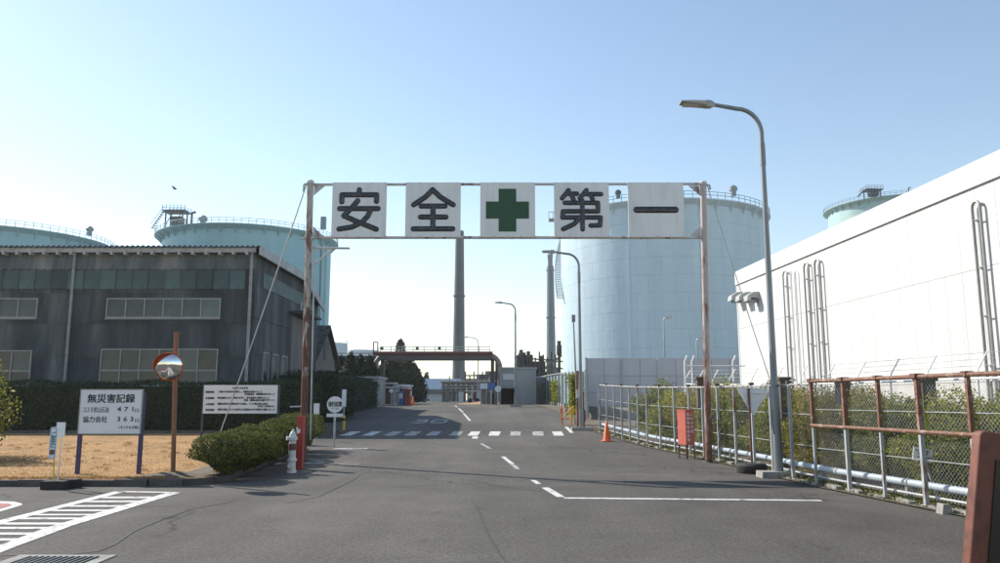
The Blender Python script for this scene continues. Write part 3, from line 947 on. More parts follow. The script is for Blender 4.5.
# teal strip
z0, z1 = fz(289.5), fz(271)
bw = 16.3/789*YB
tme = mesh_of('strip_panel', MB().box(-bw/2+.03, bw/2-.03, -.05, 0, -(z1-z0)/2, (z1-z0)/2), M['teal_sheet'])
xr = at(246, 280, YB).x
for i in range(22): piece('strip_panel', tme, B, (xr-bw*(i+.5), YB-.05, (z0+z1)/2))
fb = MB()
for i in range(23): fb.bar((xr-bw*i,YB-.09,z0-.03),(xr-bw*i,YB-.09,z1+.06),.035)
for i in range(45):
    for z in (z0-.06, z1+.08): fb.cbox((xr-bw*i/2, YB-.06, z), .05,.06,.05)
part('strip_batten', fb, M['slate2'], B)
gpane = {}
def window(x0, x1, z0, z1, nxp, nzp, transom=None):
    f = MB(); t = .055; y = YB-.06
    f.bar((x0,y,z0),(x1,y,z0),.10,t); f.bar((x0,y,z1),(x1,y,z1),.09,t)
    for i in range(nxp+1):
        xx = x0+(x1-x0)*i/nxp
        f.bar((xx,y-.004,z0-t/2+.001),(xx,y-.004,z1+t/2-.001),t,.10)
    zs = [z0, z1] if nzp == 1 else [z0, z0+(z1-z0)*transom, z1]
    if nzp == 2: f.bar((x0,y-.002,zs[1]),(x1,y-.002,zs[1]),.09,t*1.3)
    w = part('window', f, M['alu'], B)
    for i in range(nxp):
        for a, b in zip(zs[:-1], zs[1:]):
            pw, ph = (x1-x0)/nxp, b-a
            key = (round(pw,2), round(ph,2))
            if key not in gpane: gpane[key] = mesh_of('pane', MB().box(-pw/2+.02,pw/2-.02,-.012,.012,-ph/2+.02,ph/2-.02), M['winglass'])
            piece('pane', gpane[key], w, (x0+pw*(i+.5), YB-.055, (a+b)/2))
X = lambda u, v=320: at(u, v, YB).x
window(X(107), X(220), fz(317.5), fz(299), 6, 1)
window(X(-57), X(37), fz(317.5), fz(299), 5, 1)
window(X(105), X(220), fz(386), fz(349.5), 6, 2, .42)
window(X(-60), X(35.5), fz(386), fz(351), 5, 2, .42)
sill = MB(); 
for a, b in ((107,220),(-57,37)): sill.box(X(a)-.05, X(b)+.05, YB-.14, YB-.05, fz(319.6), fz(318.3))
part('window_sill', sill, M['alu'], B)
for u in (71.5,):
    db = MB(); xx = X(u)
    db.tube([(xx,YB-.16,fz(253)),(xx,YB-.16,zg)], .065, 10)
    for k in range(7): db.lathe((xx,YB-.16,zg+1+k*1.15), [(.065,-.03),(.082,-.03),(.082,.03),(.065,.03)], 10, cap=False)
    part('downpipe', db, M['pipe_grey'], B)
db = MB(); xx = XC-.12
db.tube([(xx,YB-.17,ZE-.15),(xx,YB-.17,zg)], .075, 10)
for k in range(7): db.lathe((xx,YB-.17,zg+1+k*1.15), [(.075,-.03),(.092,-.03),(.092,.03),(.075,.03)], 10, cap=False)
part('downpipe', db, M['pipe_grey'], B)
# eaves: fascia, rafter ends, roof edge
eb = MB(); eb.box(XL, XC+.1, YB-.32, YB-.22, ZE-.26, ZE-.03)
part('fascia', eb, M['fascia'], B)
rme = mesh_of('rafter_end', MB().box(-.05,.05,-.2,.2,-.09,.09), M['fascia'])
for i in range(36): piece('rafter_end', rme, B, (XC-.3-i*.62, YB-.22, ZE-.29))
# roof sheets with a visible corrugated edge
def corr(xa, xb, ya, za, yb, zb, pitch=.24, amp=.045):
    mb = MB(); n = int(abs(xb-xa)/pitch*2)
    vs = []
    for i in range(n+1):
        x = xa+(xb-xa)*i/n; dz = amp*(1 if i%2 else -1)
        vs += [(x,ya,za+dz),(x,yb,zb+dz),(x,ya,za+dz-.05),(x,yb,zb+dz-.05)]
    fs = []
    for i in range(n):
        k = 4*i
        fs += [(k,k+4,k+5,k+1),(k+2,k+3,k+7,k+6),(k,k+2,k+6,k+4),(k+1,k+5,k+7,k+3)]
    return mb.add(vs, fs)
part('roof', corr(XL, XC+.35, YB-.42, ZE+.02, YR, ZR+.10), M['blueroof'], B)
part('roof', corr(XL, XC+.35, YR, ZR+.101, YK+.3, ZK+.0), M['blueroof'], B)
rk = MB()
for (a, za, b, zb) in ((YB-.40,ZE-.07,YR,ZR+.02),(YR,ZR+.018,YK+.3,ZK-.08)):
    rk.prism([(XC+.28,a,za-.32),(XC+.28,a,za+.10),(XC+.28,b,zb+.10),(XC+.28,b,zb-.32)], (.07,0,0))
part('rake_trim', rk, M['fascia'], B)
# unseen taller rear wing, added and sized to lengthen the shadow on the road
zw = ZR+1.35
part('unseen_wing', MB().box(-34, -15.0, YK+.6, 58.0, gz(52)-.3, zw), M['slate2'], B)
part('unseen_wing_roof', corr(-34.2, -14.9, YK+.4, zw+.06, 58.3, zw+.30), M['blueroof'], B)
# side wall
def sy(u): return XC/at(u, 300, 1).x*1.0
def sz(u, v): return at(u, v, sy(u)).z
za, zb = sz(266,289.5), sz(266,275)
sb = MB(); sb.box(XC, XC+.05, sy(262), sy(312), za, zb)
part('side_strip', sb, M['teal_sheet'], B)
SR = [(zg-.2, za-3.2),(za-3.22, za-1.5),(za-1.52, za)]
for (a, b) in SR:
    h = b-a
    sh = MB().add([(.045,-SW/2-.02,-h/2),(.045,SW/2+.02,-h/2),(.012,SW/2+.02,h/2),(.012,-SW/2-.02,h/2),(0,-SW/2-.02,-h/2),(0,SW/2+.02,-h/2),(0,SW/2+.02,h/2),(0,-SW/2-.02,h/2)],
         [(0,1,2,3),(4,7,6,5),(0,4,5,1),(3,2,6,7),(0,3,7,4),(1,5,6,2)])
    sme = mesh_of('wall_sheet', sh, M['slate2'], smooth=False)
    for i in range(int((YK-YB)/SW)): piece('wall_sheet', sme, B, (XC+.003+.004*(i%2), YB+.05+SW*(i+.5), (a+b)/2))
dY0, dY1 = sy(291), sy(302)
dtop = sz(296, 318)
d_ = MB(); d_.box(XC, XC+.09, dY0, dY1, zg, dtop); part('door', d_, M['rendered'], B)
d_ = MB(); d_.box(XC, XC+.9, sy(289), sy(307), dtop+.12, dtop+.24); part('canopy', d_, M['slate2'], B)
for (ua, ub) in ((264.5,269.5),(274,279),(283,288)):
    a, b = sy(ua), sy(ub)
    f = MB(); z0_, z1_ = zg+.4, sz(267,353)
    for yv in (a, b): f.bar((XC+.06,yv,z0_),(XC+.06,yv,z1_),.07)
    for zv in (z0_, z1_): f.bar((XC+.062,a,zv),(XC+.062,b,zv),.07)
    w = part('window', f, M['alu'], B)
    part('pane', MB().box(XC+.045,XC+.06,a,b,z0_,z1_), M['winglass'], w)
f = MB().box(XC, XC+.10, sy(300)-.12, sy(300)+.12, sz(300,310), sz(300,301)); part('vent', f, M['alu'], B)

# ---- tile-roofed shed behind it
YS0, YS1, YS2 = 52.4, 56.0, 59.4
xs = at(326, 326, YS1).x; zr = at(326, 326, YS1).z; ze = at(335, 360, YS2).z; zs_ = gz(55)
T = thing('tiled_shed', 'small grey shed with tiled gable roof beyond the dark corrugated building', 'building', (xs-3, YS1, zs_))
wb = MB(); wb.prism([(xs-7,YS0,zs_-.3),(xs-7,YS0,ze),(xs-7,YS1,zr-.15),(xs-7,YS2,ze),(xs-7,YS2,zs_-.3)], (7,0,0)); part('wall', wb, M['rendered'], T)
wd = MB().box(xs, xs+.05, YS1-.5, YS1+.5, zs_+3.3, zs_+4.6); part('window', wd, M['lens'], T)
for sgn, ya, yb in ((1,YS0-.4,YS1),(-1,YS2+.4,YS1)):
    rf = MB(); zea = ze-.35
    rf.add([(xs-7.3,ya,zea),(xs+.35,ya,zea),(xs+.35,yb,zr),(xs-7.3,yb,zr),(xs-7.3,ya,zea-.14),(xs+.35,ya,zea-.14),(xs+.35,yb,zr-.14),(xs-7.3,yb,zr-.14)],
           [(0,1,2,3),(4,7,6,5),(0,4,5,1),(1,5,6,2),(2,6,7,3),(3,7,4,0)])
    part('roof', rf, M['tile'], T)
sl = math.atan2(zr-(ze-.35), YS1-YS0+.4)
tl = MB().add([(-.16,-.17,-.005),(0,-.17,.03),(.16,-.17,-.005),(-.16,.17,-.005),(0,.17,.02),(.16,.17,-.005)],[(0,1,4,3),(1,2,5,4),(0,2,1),(3,4,5)])
tme = mesh_of('roof_tile', tl, M['tile'], smooth=False)
for j in range(18):
    for i in range(14):
        q = (j+.5)/18
        piece('roof_tile', tme, T, (xs+.2-i*.31, YS0-.4+(YS1-YS0+.4)*q, (ze-.35)+(zr-ze+.35)*q+.025), (sl,0,0))

# ---- text helper
def text_mesh(txt, size, depth=0.004, align='CENTER', spacing=1.0, line=1.0, bold=0.0):
    cu = bpy.data.curves.new('lettering', 'FONT'); cu.body = txt; cu.size = size; cu.extrude = depth/2
    cu.align_x = align; cu.align_y = 'CENTER'; cu.space_character = spacing; cu.space_line = line
    cu.resolution_u = 2
    o = bpy.data.objects.new('lettering', cu); COL.objects.link(o)
    dg = bpy.context.evaluated_depsgraph_get()
    me = bpy.data.meshes.new_from_object(o.evaluated_get(dg))
    bpy.data.objects.remove(o); bpy.data.curves.remove(cu)
    return me
def lettering(parent, txt, size, c, mat, width=None, align='CENTER', rz=0.0, bold=0.0, **kw):
    """flat print on a board facing -Y; c = world position of its centre"""
    me = text_mesh(txt, size, align=align, **kw)
    co = np.zeros(len(me.vertices)*3); me.vertices.foreach_get('co', co); co = co.reshape(-1,3)
    if width:
        w = co[:,0].max()-co[:,0].min(); co[:,0] *= width/w
    if align == 'CENTER': co[:,0] -= (co[:,0].max()+co[:,0].min())/2
    co[:,1] -= (co[:,1].max()+co[:,1].min())/2
    out = np.stack([co[:,0], -co[:,2], co[:,1]], 1)
    me.vertices.foreach_set('co', out.ravel()); me.update()
    me.materials.clear(); me.materials.append(mat)
    if bold:
        bm = bmesh.new(); bm.from_mesh(me)
        src = bm.faces[:] + bm.edges[:] + bm.verts[:]
        for k, (dx, dz) in enumerate(((bold,0),(0,bold),(bold,bold))):
            r = bmesh.ops.duplicate(bm, geom=src)
            bmesh.ops.translate(bm, verts=[g for g in r['geom'] if isinstance(g, bmesh.types.BMVert)], vec=(dx, -.0003*(k+1), dz))
        bm.to_mesh(me); bm.free()
    o = bpy.data.objects.new('lettering', me); COL.objects.link(o); o.parent = parent
    o.location = Vector(c)-ORG[parent.name]; o.rotation_euler = (0,0,rz)
    ORG[o.name] = ORG[parent.name]
    return o

# ---- the record board
rb = gr(110, 474.5, LZ); Yb = rb.y
W = lambda u, v: at(u, v, Yb)
c0, c1 = W(79, 433.5), W(143.2, 390)
R = thing('record_signboard', 'white board counting days without accidents on two violet posts on the lawn', 'signboard', (rb.x, Yb, gz(Yb)+LZ))
pn = part('board', MB().box(c0.x, c1.x, Yb-.035, Yb, c0.z, c1.z), M['signwhite'], R)
fm = MB(); e = .016
fm.box(c0.x-e,c1.x+e,Yb-.045,Yb+.01,c1.z,c1.z+e); fm.box(c0.x-e,c1.x+e,Yb-.045,Yb+.01,c0.z-e,c0.z)
fm.box(c0.x-e,c0.x,Yb-.044,Yb+.009,c0.z,c1.z); fm.box(c1.x,c1.x+e,Yb-.044,Yb+.009,c0.z,c1.z)
part('trim', fm, M['alu'], R)
for u in (78.6, 139.8):
    a = W(u, 440).x
    part('post', MB().box(a-.035, a+.035, Yb+.012, Yb+.08, gz(Yb)+LZ-.1, c1.z-.05), M['purple'], R)
yl = Yb-.038
def tl_(txt, u0, u1, v, hpx, mat='print', bold=0):
    a, b = W(u0, v), W(u1, v)
    return lettering(pn, txt, hpx/790*Yb*1.12, ((a.x+b.x)/2, yl, a.z), M[mat], width=b.x-a.x, bold=bold)
tl_('無災害記録', 88.5, 135.5, 398.7, 8.2, bold=.007)
tl_('コスモ松山石油', 84, 109.5, 409.7, 5.6)
tl_('協力会社', 83.8, 108, 419.5, 5.8, bold=.003)
tl_('4 7 1', 118, 134, 409.3, 5.6, bold=.003)
tl_('3 6 3', 118, 134, 419.2, 5.6, bold=.003)
tl_('日', 136, 139.6, 410.6, 3.6); tl_('日', 136, 139.6, 420.6, 3.6)
tl_('2 年 2 月 20 日現在', 119.5, 139.6, 427.4, 3.0)

# ---- rules board
b0 = at(203, 413.6, 27.5); b1 = at(278, 385.2, 27.5); Yr = 27.5
Q = thing('rules_signboard', 'wide white board of small printed rules in front of the dark hedge', 'signboard', ((b0.x+b1.x)/2, Yr, gz(Yr)+LZ))
qn = part('board', MB().box(b0.x, b1.x, Yr-.04, Yr, b0.z, b1.z), M['signwhite'], Q)
for xx in (b0.x-.03, b1.x+.03):
    part('post', MB().box(xx-.03, xx+.03, Yr+.002, Yr+.07, gz(Yr)+LZ-.1, b1.z+.02), M['dark_steel'], Q)
for txt, u0, u1, v in (('入 構 時 の 注 意 事 項', 232.5, 248, 388.2),('服装規則','206','214.5',392.2),('工場内では所定の服装をし、保護具を着用すること',218.5,262.5,391.9),('安全靴着用、保護帽着用を守ること',245,275,394.3),
     ('交通規則',206,214.5,398.3),('構内速度および一時停止を守り、歩行者優先で運転すること',218,269.5,398.0),('駐車、喫煙は指定の場所で行うこと',244.5,275,400.4),
     ('火気規則',206,214.5,404.4),('喫煙は所定の喫煙所以外では禁止、マッチ類は持込み禁止',218,268.5,404.0),('許可なく火を使わない',258,275,406.4),('緊急連絡',206,214.5,410.0),('異常を発見したときは直ちに計器室または守衛所に連絡すること',218,275,409.7)):
    a, b = at(float(u0), v, Yr), at(float(u1), v, Yr)
    lettering(qn, txt, 2.0/790*Yr*1.1, ((a.x+b.x)/2, Yr-.043, a.z), M['print'], width=b.x-a.x, bold=.006)

# ---- convex mirror
mpz = gz(mp.y)+LZ
C = thing('traffic_mirror', 'round convex mirror with orange hood on a brown pole beside the lawn', 'traffic mirror', (mp.x, mp.y, mpz))
top = at(176.5, 332, mp.y)
pb = MB(); pb.tube([(mp.x,mp.y,mpz-.1),(top.x,mp.y,top.z)], .045, 12); part('pole', pb, M['mirrorpole'], C)
mc = at(168.7, 367, mp.y-.32); R_ = 13.4/790*mp.y
def face_mat(o, c, rz, rx):
    o.location = Vector(c)-ORG[C.name]; o.rotation_euler = (rx,0,rz)
dish = MB(); dish.lathe((0,0,0), [(0.0001,-.085),(R_*.3,-.079),(R_*.55,-.062),(R_*.8,-.034),(R_*.97,0)], 32, cap=False)
ORG['_zero'] = Vector((0,0,0))
def local_part(name, mb, mat, parent, loc, rot):
    me = mesh_of(name, mb, mat); o = bpy.data.objects.new(name, me); COL.objects.link(o); o.parent = parent
    o.location = Vector(loc)-ORG[parent.name]; o.rotation_euler = rot; ORG[o.name] = ORG[parent.name]; return o
local_part('mirror_face', dish, M['mirror'], C, mc, (math.radians(-80), 0, math.radians(10)))
back = MB(); back.lathe((0,0,0), [(R_*1.0,-.012),(R_*1.03,0),(R_*1.0,.02),(R_*.8,.05),(R_*.4,.075),(.0001,.08)], 32, cap=False)
local_part('mirror_shell', back, M['orange'], C, mc, (math.radians(-80), 0, math.radians(10)))
hood = MB()
hn = 18
for i in range(hn):
    a, b = math.radians(178+104*i/hn), math.radians(178+104*(i+1)/hn)
    q = lambda r, t, z: (r*math.cos(t), r*math.sin(t), z)
    w = math.sin(math.pi*(i+.5)/hn)*.10+.02
    hood.add([q(R_*1.04,a,.02),q(R_*1.04,b,.02),q(R_*1.06,b,-w),q(R_*1.06,a,-w),q(R_*1.02,a,.02),q(R_*1.02,b,.02),q(R_*1.04,b,-w),q(R_*1.04,a,-w)],
             [(0,1,2,3),(4,7,6,5),(3,2,6,7)])
local_part('hood', hood, M['orange'], C, mc, (math.radians(-80), 0, math.radians(10)))
ar = MB(); ar.tube([(mp.x,mp.y,mc.z+.05),(mc.x+.02,mc.y+.07,mc.z+.02)], .02, 8); ar.tube([(mp.x,mp.y,mc.z-.12),(mc.x+.02,mc.y+.07,mc.z-.08)], .02, 8)
part('bracket', ar, M['mirrorpole'], C)

# ---- little standing signs on the kerb
sp = gr(53, 489.5); Ys = sp.y
s0, s1 = at(49, 459.5, Ys), at(58.6, 427, Ys)
G = thing('safety_placard', 'narrow white upright placard wishing safety, on a yellow pole and black block', 'sign', (sp.x, Ys, 0))
def rrect(x0, x1, z0, z1, r, y, d, n=5):
    pts = []
    for cx, cz, a0 in ((x1-r,z1-r,0),(x0+r,z1-r,90),(x0+r,z0+r,180),(x1-r,z0+r,270)):
        for k in range(n+1):
            a = math.radians(a0+90*k/n); pts.append((cx+r*math.cos(a), y, cz+r*math.sin(a)))
    return pts, (0,d,0)
mb = MB(); mb.prism(*rrect(s0.x,s1.x,s0.z,s1.z,.04,Ys-.03,.012)); bd = part('board', mb, M['signwhite'], G)
for k, (i_, mt, yy_) in enumerate(((.012,'blue_print',-.033),(.020,'signwhite',-.0345))):
    mb = MB(); mb.prism(*rrect(s0.x+i_,s1.x-i_,s0.z+i_,s1.z-i_,.032,Ys+yy_,.002)); part('border', mb, M[mt], bd)
lettering(bd, 'ご\n安\n全\nに', .085, ((s0.x+s1.x)/2, Ys-.0375, s0.z+(s1.z-s0.z)*.60), M['teal_print'], bold=.004, line=.82)
mb = MB(); mb.disc(((s0.x+s1.x)/2, Ys-.036, s0.z+.13), .048, .003); part('emblem', mb, M['green'], bd)
mb = MB(); q = ((s0.x+s1.x)/2, Ys-.039, s0.z+.13); mb.cbox(q,.055,.003,.018); mb.cbox(q,.018,.0036,.055); part('emblem_cross', mb, M['red_print'], bd)
part('pole', MB().tube([(sp.x,Ys,.1),((s0.x+s1.x)/2,Ys-.005,s1.z-.03)], .012, 8), M['yellow'], G)
part('base', MB().cbox((sp.x+.03,Ys,.075), .42,.2,.15), M['rubber'], G)
sp2 = gr(64, 488.8); Y2 = sp2.y+.12
t = thing('spare_sign_post', 'plain small white plate on a white post behind the safety placard', 'sign', (sp2.x-.08, Y2, 0))
a = at(61.5, 436, Y2); b = at(61.5, 423.5, Y2)
part('pole', MB().tube([(a.x,Y2,.1),(a.x,Y2,b.z)], .014, 8), M['whitepost'], t)
part('plate', MB().box(a.x-.09,a.x+.07,Y2-.03,Y2-.015,a.z-.02,b.z+.02), M['signwhite'], t)
part('base', MB().cbox((sp2.x+.05,Y2,.08), .30,.2,.16), M['rubber'], t)

# ---- hydrant and red hose box beside the gate post
hp = gr(291.5, 473); Yh = hp.y
H = thing('fire_hydrant', 'white standing fire hydrant with a brown red band by the left gate post', 'fire hydrant', (hp.x, Yh, 0))
hb = MB(); hb.lathe((hp.x,Yh,0), [(.11,0),(.11,.05),(.085,.07),(.08,.24),(.105,.26),(.105,.31),(.078,.33),(.076,.70),(.092,.72),(.092,.76),(.078,.80),(.066,.86),(.04,.90),(.026,.91),(.026,.95),(0.001,.96)], 20)
part('barrel', hb, M['hydrant'], H)
for k, dx in enumerate((-1, .75)):
    nb = MB(); nb.tube([(hp.x+dx*.05,Yh-.02,.76),(hp.x+dx*.10,Yh-.06,.76)], .038, 12); nb.tube([(hp.x+dx*.095,Yh-.056,.76),(hp.x+dx*.12,Yh-.07,.76)], .047, 12)
    part('outlet', nb, M['hydrant'], H)
nb = MB(); nb.tube([(hp.x,Yh-.09,.17),(hp.x,Yh-.17,.17)], .055, 12); part('outlet', nb, M['hydrant'], H)
part('band', MB().lathe((hp.x,Yh,0), [(.08,.50),(.088,.505),(.088,.64),(.08,.645)], 20, cap=False), M['brownred'], H)
cp = gr(299.5, 469.5); Yc = cp.y
K = thing('hose_box', 'tall narrow red hose box standing between hydrant and gate post', 'hose box', (cp.x, Yc, 0))
z1 = at(299, 416, Yc).z
part('cabinet', MB().box(cp.x-.075,cp.x+.07,Yc-.09,Yc+.10,.06,z1-.03), M['redbox'], K)
part('lid', MB().box(cp.x-.088,cp.x+.083,Yc-.103,Yc+.113,z1-.028,z1), M['redbox'], K)
part('foot', MB().box(cp.x-.088,cp.x+.083,Yc-.103,Yc+.113,-.02,.058), M['redbox'], K)
nm = MB(); q = at(299, 430, Yc); nm.add([(q.x-.045,Yc-.092,q.z+.06),(q.x-.01,Yc-.093,q.z+.075),(q.x,Yc-.093,q.z+.02),(q.x+.05,Yc-.093,q.z+.03),(q.x+.055,Yc-.093,q.z-.06),(q.x-.02,Yc-.093,q.z-.085),(q.x-.035,Yc-.093,q.z-.01)],[tuple(range(7))])
part('torn_label', nm, M['whiteprint'], K)

# ---- round white sign and the little plates behind it
rp = gr(334, 447.5); Yq = rp.y
D = thing('round_sign', 'round white slow-down sign over a small plate on a white post', 'sign', (rp.x, Yq, gz(Yq)))
zt = at(334, 396.5, Yq).z; cz = at(334, 404.6, Yq); rr_ = 8.0/790*Yq
part('post', MB().tube([(rp.x,Yq,gz(Yq)-.1),(rp.x,Yq,zt)], .032, 10), M['galv_lt'], D)
dd = MB(); dd.disc((rp.x,Yq-.05,cz.z), rr_, .02, 32); ds = part('disc', dd, M['signwhite'], D)
lettering(ds, '徐行区間', .17, (rp.x, Yq-.064, cz.z+.01), M['print'], width=rr_*1.62, bold=.009)
lettering(ds, 'スピード落せ', .05, (rp.x, Yq-.064, cz.z-.13), M['print'], width=rr_*.9)
pz = at(334, 415.4, Yq).z
part('plate', MB().box(rp.x-.26,rp.x+.26,Yq-.055,Yq-.04,pz-.055,pz+.055), M['signwhite'], D)
for (u0,v0,u1,v1,Yp,lab,mt) in ((313.8,403.5,319.8,414.4,28.5,'small pale notice on a post just left of the round white sign','signwhite'),
                             (341.8,389.6,346.6,406.8,34,'tall narrow grey plate on a post behind the round white sign','signback')):
    a, b = at(u0,v1,Yp), at(u1,v0,Yp); cx = (a.x+b.x)/2
    t = thing('notice_post', lab, 'sign', (cx, Yp, gz(Yp)))
    part('post', MB().tube([(cx,Yp,gz(Yp)-.1),(cx,Yp,b.z-.05)], .028, 8), M['galv_lt'], t)
    part('plate', MB().box(a.x,b.x,Yp-.05,Yp-.032,a.z,b.z), M[mt], t)
a = gr(343.5, 430.5); zt = at(344, 415.5, a.y).z
t = thing('yellow_bollard', 'short yellow bollard at the driveway edge right of the round sign', 'bollard', (a.x, a.y, gz(a.y)))
part('post', MB().tube([(a.x,a.y,gz(a.y)-.05),(a.x,a.y,zt-.02),(a.x,a.y,zt)], [.06,.06,.04], 12), M['yellow'], t)
part('band', MB().lathe((a.x,a.y,gz(a.y)+.45), [(.062,-.05),(.066,-.045),(.066,.045),(.062,.05)], 12, cap=False), M['black'], t)
# ================================================================== SAFETY GANTRY
gl = gr(303.5, 462.5); gq = gr(709.5, 463.0)
YG = (gl.y+gq.y)/2
A = thing('safety_gantry', 'tall rusty gantry over the road carrying five white boards with a green cross', 'gantry', ((gl.x+gq.x)/2, YG, 0))
GX = lambda u, v: at(u, v, YG)
ltop, rtop = GX(310.5, 181.5), GX(703.2, 182.5)
pl = MB(); pl.tube([(gl.x,YG,-.1),(gl.x*.55+ltop.x*.45,YG,ltop.z*.45),(ltop.x,YG,ltop.z)], [.092,.090,.086], 14); pl.disc((ltop.x,YG,ltop.z-.0),.001,.001,6)
po_l = part('post', pl, M['rustpost'], A, 'heavily rusted left post')
pr = MB(); pr.tube([(gq.x,YG,-.1),(rtop.x,YG,rtop.z)], [.090,.084], 14)
po_r = part('post', pr, M['rustred'], A, 'faded right post streaked with red rust')
for q, p_ in ((ltop,po_l),(rtop,po_r)):
    part('post_cap', MB().lathe((q.x,YG,q.z), [(.10,-.06),(.10,0),(.06,.04),(.001,.05)], 14), M['beam'], p_)
for q, p_ in ((gl,po_l),(gq,po_r)):
    part('base_plate', MB().lathe((q.x,YG,0), [(.15,-.02),(.15,.02),(.10,.05),(.094,.10)], 14, cap=False), M['dark_conc'], p_)
tz = GX(500, 184.5).z; bz = GX(500, 237.5).z
part('top_beam', MB().tube([(ltop.x,YG,tz),(rtop.x,YG,tz+.02)], .038, 10), M['beam'], A)
xl = gl.x+(ltop.x-gl.x)*bz/ltop.z; xr_ = gq.x+(rtop.x-gq.x)*bz/rtop.z
part('bottom_beam', MB().tube([(xl,YG,bz),(xr_,YG,bz)], .040, 10), M['beam'], A)
gs = MB()
for (x, s, z, dz) in ((ltop.x,1,tz,-1),(rtop.x,-1,tz,-1),(xl,1,bz,1),(xr_,-1,bz,1)):
    gs.prism([(x+s*.10,YG-.01,z+dz*.03),(x+s*.40,YG-.01,z+dz*.03),(x+s*.10,YG-.01,z+dz*.30)], (0,.02,0))
part('gusset', gs, M['beam'], A)
fr_ = MB()
PAN = [(332.6,386.8),(405.8,460.8),(480.3,535.0),(553.8,608.8),(627.8,683.2)]
ptop, pbot = GX(500,183.2).z, GX(500,237.6).z
panels = []
for i, (u0, u1) in enumerate(PAN):
    x0, x1 = GX(u0,210).x, GX(u1,210).x
    p = part('board', MB().box(x0,x1,YG-.085,YG-.05,pbot,ptop), M['panel'], A)
    ff = MB(); t=.03
    ff.box(x0,x1,YG-.049,YG+.0,ptop-.05,ptop-.01) ; ff.box(x0,x1,YG-.049,YG,pbot+.01,pbot+.05)
    for xx in (x0+.01, x1-.05): ff.box(xx,xx+.04,YG-.048,YG-.001,pbot+.051,ptop-.051)
    part('frame', ff, M['beam'], p)
    rv = MB()
    for xx in np.linspace(x0+.04,x1-.04,5):
        for zz in (ptop-.03,pbot+.03): rv.disc((xx,YG-.087,zz),.012,.006,8)
    part('rivets', rv, M['steelpipe'], p)
    panels.append((p, x0, x1))
# raised rounded strokes, in board fractions (x right, y down)
def strokes(k, src, ox, oy, sz, r=.073):
    p, x0, x1 = panels[k]; w = x1-x0; h = ptop-pbot
    mb = MB()
    for line_ in src:
        pts = [((x-ox)/sz, (y-oy)/sz) for x, y in line_]
        P3 = [Vector((x0+a*w, 0, ptop-b*h)) for a, b in pts]
        # dense path with round ends, half-round section
        path = [P3[0]]
        for a, b in zip(P3[:-1], P3[1:]): path.append(b)
        n = 9
        def ringpts(c, t):
            s = Vector((t.z, 0, -t.x))
            out = []
            for i in range(n):
                a = math.pi*i/(n-1)
                out.append((c.x+s.x*r*math.cos(a), YG-.0855-.032*math.sin(a), c.z+s.z*r*math.cos(a)))
            return out
        for a, b in zip(path[:-1], path[1:]):
            t = (b-a).normalized()
            A_, B_ = ringpts(a, t), ringpts(b, t)
            mb.add(A_+B_, [(i,i+1,n+i+1,n+i) for i in range(n-1)])
        for c in path:      # domes at joints and ends
            vs = []; fs = []; m_ = 16
            for j in range(4):
                e = j/4*math.pi/2
                for i in range(m_):
                    a = 2*math.pi*i/m_
                    vs.append((c.x+r*math.cos(e)*math.cos(a), YG-.0853-.0322*math.sin(e), c.z+r*math.cos(e)*math.sin(a)))
            vs.append((c.x, YG-.1175, c.z))
            for j in range(3):
                for i in range(m_):
                    fs.append((j*m_+i, j*m_+(i+1)%m_, (j+1)*m_+(i+1)%m_, (j+1)*m_+i))
            for i in range(m_): fs.append((3*m_+i, 3*m_+(i+1)%m_, 4*m_))
            mb.add(vs, fs)
    part('character', mb, M['ink'], p)
strokes(0, [[(270,137),(270,160)], [(191,192),(191,160),(350,160),(350,190)], [(182,223),(358,223)],
            [(264,187),(235,222),(202,256),(268,284),(352,317)], [(326,225),(312,257),(285,286),(240,307),(182,316)]], 147, 103, 249)
strokes(1, [[(604,137),(572,170),(519,206)], [(604,137),(640,171),(698,206)], [(553,212),(661,212)], [(551,262),(665,262)], [(519,316),(697,316)], [(607,212),(607,316)]], 482, 103, 250)
strokes(3, [[(312,141),(298,160),(282,178)], [(303,157),(350,157)], [(324,160),(334,184)], [(393,141),(378,160),(363,178)], [(384,159),(459,159)], [(412,162),(420,182)],
            [(294,199),(444,199),(444,238),(286,238),(283,266),(455,266),(452,302),(410,303)], [(373,188),(373,320)], [(362,268),(335,296),(286,319)]], 245, 105, 250, .065)
strokes(4, [[(617,232),(793,232)]], 579, 105, 252, .088)
p, x0, x1 = panels[2]; w = x1-x0; h = ptop-pbot; cx = (x0+x1)/2 - .004*w; cz_ = ptop - h*.51
cr = MB(); a_, b_ = .40*w, .16*w
ol = [(-b_,a_),(b_,a_),(b_,b_),(a_*.98,b_),(a_*.98,-b_),(b_,-b_),(b_,-a_),(-b_,-a_),(-b_,-b_),(-a_*.98,-b_),(-a_*.98,b_),(-b_,b_)]
cr.prism([(cx+x,YG-.092,cz_+z) for x, z in ol], (0,.0065,0))
part('green_cross', cr, M['green'], p)
